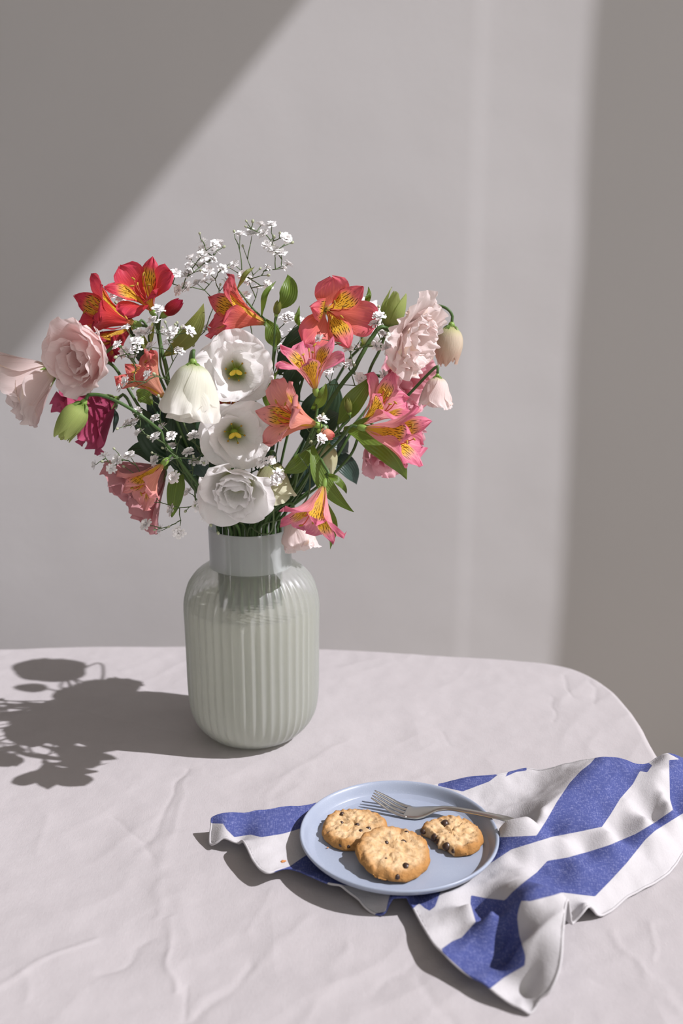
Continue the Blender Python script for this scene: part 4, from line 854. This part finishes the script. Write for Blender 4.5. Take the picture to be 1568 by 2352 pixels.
# ------------------------------------------------------------------ striped towel
HP = [(487, 1880, 2.1), (484, 1942, .35), (512, 1890, 2.5), (548, 1942, .9), (540, 1924, 2.2), (560, 1868, 2.3), (620, 1860, 2.2), (705, 1851, 1.6), (600, 1900, 2.3), (600, 1950, 2.0), (640, 1935, 1.7), (580, 1975, 1.8), (620, 2003, 1.75), (660, 1994, 1.4), (690, 1910, 1.5), (690, 1975, 1.2), (715, 2012, 1.4), (755, 2027, 1.3), (800, 2045, 1.0), (840, 2080, .5), (870, 2100, .15),
      (760, 1960, .7), (915, 1930, .6), (915, 1830, .6), (1000, 1950, .6), (800, 1870, .7), (850, 2000, .6), (1060, 1860, .6), (860, 2050, .6), (820, 2010, .6),
      (885, 2102, .15), (893, 2070, 1.6), (912, 2050, 2.0), (930, 2054, 1.9), (942, 2072, 1.2), (962, 2050, .9),
      (960, 2105, 1.2), (985, 2150, 1.6), (1020, 2190, 1.8), (1070, 2230, 1.6), (1130, 2272, 1.2), (1190, 2310, .6), (1217, 2328, .12), (1200, 2318, .4),
      (1030, 2034, 2.3), (1005, 2060, 1.7), (1045, 2080, 1.5), (1060, 2130, 1.5), (985, 2085, 1.3), (1010, 2120, 1.6),
      (1092, 2117, .5), (1086, 2090, .9), (1153, 2191, .4), (1181, 2232, .35), (1208, 2285, .25), (1122, 2155, .42), (1100, 2180, 1.3), (1140, 2230, 1.0),
      (1081, 2060, 3.6), (1130, 2064, 4.9), (1196, 2069, 5.2), (1250, 2072, 5.4), (1290, 2092, 5.4), (1292, 2130, 4.9), (1289, 2180, 4.2), (1280, 2235, 2.9), (1245, 2300, 1.0), (1192, 2148, 4.2), (1206, 2217, 2.5), (1250, 2150, 4.6), (1245, 2235, 2.7), (1150, 2110, 2.4), (1165, 2160, 2.2),
      (1120, 2010, 1.5), (1080, 2030, 1.7), (1200, 2000, 2.3), (1160, 2040, 3.8), (1250, 2040, 4.5), (1300, 2000, 1.7), (1400, 2000, 1.4), (1290, 2050, 4.9), (1340, 2060, 2.9), (1370, 2104, .35), (1312, 2128, .6), (1330, 2100, 1.1), (1440, 2058, .35), (1505, 2025, .35), (1530, 2010, .35), (1568, 1958, .35), (1480, 1950, 1.3), (1560, 1890, 1.1), (1230, 2004, 1.5), (1320, 1985, 2.2), (1420, 2040, .9), (1370, 2030, 1.5),
      (1150, 1973, 2.0), (1220, 1942, 3.0), (1300, 1926, 3.2), (1400, 1906, 3.4), (1480, 1880, 3.6), (1535, 1838, 4.0), (1180, 1968, 2.0), (1340, 1962, 1.5), (1420, 1934, 1.2), (1500, 1897, 1.2), (1550, 1870, 1.2), (1280, 1970, 2.0),
      (1150, 1937, .6), (1200, 1934, .8), (1120, 1960, 1.2), (1260, 1922, 1.8),
      (1160, 1882, 4.2), (1200, 1900, 4.3), (1238, 1913, 3.8), (1300, 1905, 2.8), (1360, 1895, 3.0), (1210, 1872, 4.8), (1250, 1852, 4.8), (1300, 1820, 4.5), (1350, 1770, 4.8), (1390, 1745, 4.9), (1400, 1830, 3.7), (1440, 1748, 4.4), (1470, 1770, 3.6), (1450, 1850, 3.4), (1490, 1790, 4.3), (1520, 1770, 5.0), (1530, 1732, 4.8), (1495, 1757, 3.4), (1465, 1820, 3.3), (1575, 1745, 3.4), (1590, 1850, 2.2), (1590, 1790, 3.4), (1525, 1820, 3.9),
      (1018, 1801, 1.1), (1060, 1791, 1.6), (1135, 1786, 1.8), (1100, 1830, .5), (1180, 1845, .7), (1230, 1810, 1.2), (1250, 1770, 2.3), (1200, 1769, 2.2), (1150, 1862, .7), (1290, 1760, 3.2), (1340, 1747, 4.2), (1100, 1805, 1.3), (1160, 1800, 1.5)]
OUT = [(487, 1880, 2.1), (485, 1905, 1.4), (483, 1928, .6), (484, 1944, .3), (498, 1949, .3), (515, 1946, .4), (535, 1944, .7), (549, 1942, .9), (566, 1958, 1.4), (582, 1978, 1.75), (600, 1996, 1.8), (620, 2003, 1.75), (660, 1994, 1.4), (688, 1999, 1.4), (715, 2013, 1.4), (755, 2028, 1.3), (780, 2034, 1.2), (800, 2046, 1.0), (822, 2062, .8), (840, 2085, .4), (870, 2101, .15), (886, 2103, .15),
       (912, 2082, .5), (932, 2078, .6), (942, 2082, .9), (960, 2107, 1.2), (985, 2151, 1.6), (1020, 2191, 1.8), (1070, 2231, 1.6), (1130, 2273, 1.2), (1165, 2294, .9), (1190, 2311, .6), (1205, 2324, .25), (1218, 2329, .12), (1240, 2308, .5), (1262, 2276, 1.8), (1281, 2235, 2.9), (1289, 2185, 4.2), (1292, 2135, 4.9), (1298, 2118, 3.0), (1312, 2131, .5), (1340, 2124, .4), (1370, 2105, .35), (1405, 2086, .35), (1440, 2059, .35), (1475, 2042, .35), (1505, 2026, .35), (1530, 2010, .35), (1550, 1985, .35), (1568, 1958, .35), (1590, 1930, .4),
       (1600, 1880, 1.4), (1606, 1820, 2.6), (1600, 1765, 3.2), (1575, 1744, 3.4), (1550, 1734, 4.3), (1530, 1728, 4.8), (1510, 1734, 4.4), (1495, 1752, 3.5), (1470, 1748, 3.9), (1440, 1744, 4.4), (1410, 1739, 4.7), (1380, 1737, 4.9), (1345, 1745, 4.2), (1295, 1758, 3.2), (1250, 1767, 2.4), (1205, 1767, 2.2), (1170, 1776, 2.0), (1135, 1784, 1.8), (1060, 1790, 1.6), (1018, 1800, 1.1), (960, 1815, .7), (800, 1830, .8), (705, 1850, 1.6), (660, 1853, 1.9), (620, 1859, 2.2), (560, 1867, 2.3), (520, 1874, 2.3)]
BLUE = [[(470, 1860), (540, 1860), (720, 1835), (760, 1890), (690, 1903), (650, 1915), (600, 1923), (575, 1917), (538, 1923), (520, 1905), (512, 1892), (486, 1891), (480, 1885)],
        [(618, 2006), (640, 1998), (665, 1990), (700, 1966), (725, 1952), (790, 1990), (830, 2040), (752, 2026), (752, 2034), (715, 2022), (690, 2008), (660, 1999)],
        [(858, 2110), (862, 2098), (885, 2094), (893, 2062), (905, 2035), (950, 2030), (1024, 2028), (1010, 2052), (999, 2082), (986, 2092), (975, 2086), (962, 2075), (956, 2080), (942, 2092), (930, 2075), (912, 2090), (890, 2112)],
        [(1010, 2182), (1038, 2162), (1060, 2153), (1092, 2117), (1080, 2076), (1081, 2056), (1110, 2062), (1159, 2068), (1177, 2048), (1203, 2026), (1232, 2004), (1257, 1977), (1301, 1970), (1355, 1955), (1399, 1941), (1460, 1915), (1505, 1888), (1545, 1860), (1538, 1835), (1536, 1746), (1560, 1744), (1532, 1729), (1640, 1700), (1640, 1850), (1568, 1868), (1504, 1908), (1482, 1928), (1438, 1983), (1402, 2022), (1366, 2059), (1290, 2050), (1268, 2057), (1217, 2070), (1196, 2069), (1187, 2105), (1192, 2148), (1206, 2194), (1206, 2217), (1183, 2230), (1156, 2246), (1120, 2275), (1074, 2240)],
        [(1232, 1919), (1254, 1885), (1279, 1841), (1308, 1798), (1333, 1771), (1355, 1754), (1377, 1728), (1409, 1728), (1471, 1738), (1497, 1758), (1486, 1774), (1469, 1771), (1453, 1801), (1424, 1834), (1402, 1870), (1382, 1899), (1326, 1911), (1268, 1922), (1174, 1951), (1130, 1980), (1090, 2006), (1070, 2000), (1130, 1924)],
        [(1005, 1805), (1010, 1790), (1051, 1780), (1145, 1778), (1123, 1795), (1062, 1818), (1036, 1812)],
        [(1160, 1784), (1170, 1766), (1212, 1760), (1208, 1770), (1185, 1773)]]
cp = np.array([at_z(x, y, h/100) for x, y, h in HP]); K = len(cp)
def tpsk(a, b): d = np.linalg.norm(a[:, None, :2]-b[None, :, :2], axis=2)+1e-9; return d*d*np.log(d)
Amat = np.zeros((K+3, K+3)); Amat[:K, :K] = tpsk(cp, cp) + 6e-5*np.eye(K); Pm = np.hstack([np.ones((K, 1)), cp[:, :2]]); Amat[:K, K:] = Pm; Amat[K:, :K] = Pm.T
wts = np.linalg.solve(Amat, np.concatenate([cp[:, 2]-T, np.zeros(3)]))
ow = np.array([at_z(x, y, h/100)[:2] for x, y, h in OUT]); ow = catmull(np.vstack([ow, ow[:1]]), 5)[:-1]
def towel_z(q_):
    z = tpsk(q_, cp) @ wts[:K] + wts[K] + q_ @ wts[K+1:]
    qw = q_ + .01*np.stack([vnoise(q_, 22, 81), vnoise(q_, 22, 82)], -1)
    z += .0011*(1-2*np.abs(vnoise(qw @ np.array([[.8, .6], [-.6, .8]])*[1, .45], 34, 71))) + .0010*vnoise(q_, 40, 73) + .0006*vnoise(q_, 95, 72)
    rp = np.linalg.norm(q_-pc[:2], axis=1)/PR; und = np.interp(rp, [0, .6, .64, .7, .84, .95, 1.0, 1.02], [PZ-.0022, PZ-.0022, PZ-.0018, PZ-.0002, PZ+.004, PZ+.0095, PZ+.014, .2])
    return np.clip(np.minimum(z, und), .0022, .075)
step = .0016; x0, y0 = ow.min(0)-step; x1, y1 = ow.max(0)+step; gx = np.arange(x0, x1, step); gy = np.arange(y0, y1, step); GX, GY = np.meshgrid(gx, gy, indexing='ij'); gq = np.stack([GX, GY], -1)
cellc = gq[:-1, :-1]+step/2; ins = inside(cellc, ow); ny = len(gy); I, J = np.nonzero(ins)
F = np.stack([I*ny+J, (I+1)*ny+J, (I+1)*ny+J+1, I*ny+J+1], -1); used, inv = np.unique(F, return_inverse=True); F = inv.reshape(-1, 4); q = gq.reshape(-1, 2)[used]
cnt = np.bincount(F.ravel(), minlength=len(q)); bnd = cnt < 4; _, near = seg_dist(q[bnd], ow); q[bnd] = near
zt = towel_z(q)
V = np.column_stack([q, zt+T]); px = to_px(V); scale_m = (V-CAM) @ FW/FPX
sd_ = np.full(len(V), -1.0)
for poly in BLUE:
    pl = np.array(poly, float); d, _ = seg_dist(px, pl); sgn = np.where(inside(px, pl), 1, -1); sd_ = np.maximum(sd_, sgn*d*scale_m)
sd_ = np.clip(sd_, -.01, .01)
towel = empty('tea_towel', (pc[0], pc[1], T), 'crumpled blue and white striped cotton tea towel under the plate', 'towel')
to = mk('fabric', V, F, MAT['towel'], towel, None, dict(stripe=sd_))
mod = to.modifiers.new('thickness', 'SOLIDIFY'); mod.thickness = .0014; mod.offset = -1
hz = towel_z(ow); hp_ = np.column_stack([ow, hz+T-.0006]); hp_ = np.vstack([hp_, hp_[:1]])
Vh, Fh = tube(hp_, .0013, 6, False); pxh = to_px(Vh); sh = np.full(len(Vh), -.01)
for poly in BLUE:
    pl = np.array(poly, float); d, _ = seg_dist(pxh, pl); sh = np.maximum(sh, np.where(inside(pxh, pl), 1, -1)*d*.00045)
mk('hem', Vh, Fh, MAT['towel'], towel, None, dict(stripe=sh))

# ------------------------------------------------------------------ crumbs
def crumb(label, px_, py_, z, s):
    p = at_z(px_, py_, z); V, F = ellipsoid(p+[0, 0, .0006], (1, .3, .1), .0022*s, .0011*s, 8, 6); V = V + .0006*s*np.stack([vnoise(V, 700, k) for k in range(3)], -1)
    tag(mk('cookie_crumb', V, F, MAT['crumb']), label, 'crumb')
def ztow(px_, py_):
    z = .015
    for _ in range(8): z = float(towel_z(at_z(px_, py_, z)[None, :2])[0])
    return z
crumb('golden cookie crumb on the white stripe of the towel', 650, 1980, ztow(650, 1980), 1.3)
crumb('tiny brown cookie crumb on the plate beside the whole cookies', 752, 1948, FLOOR+.0006, .6)
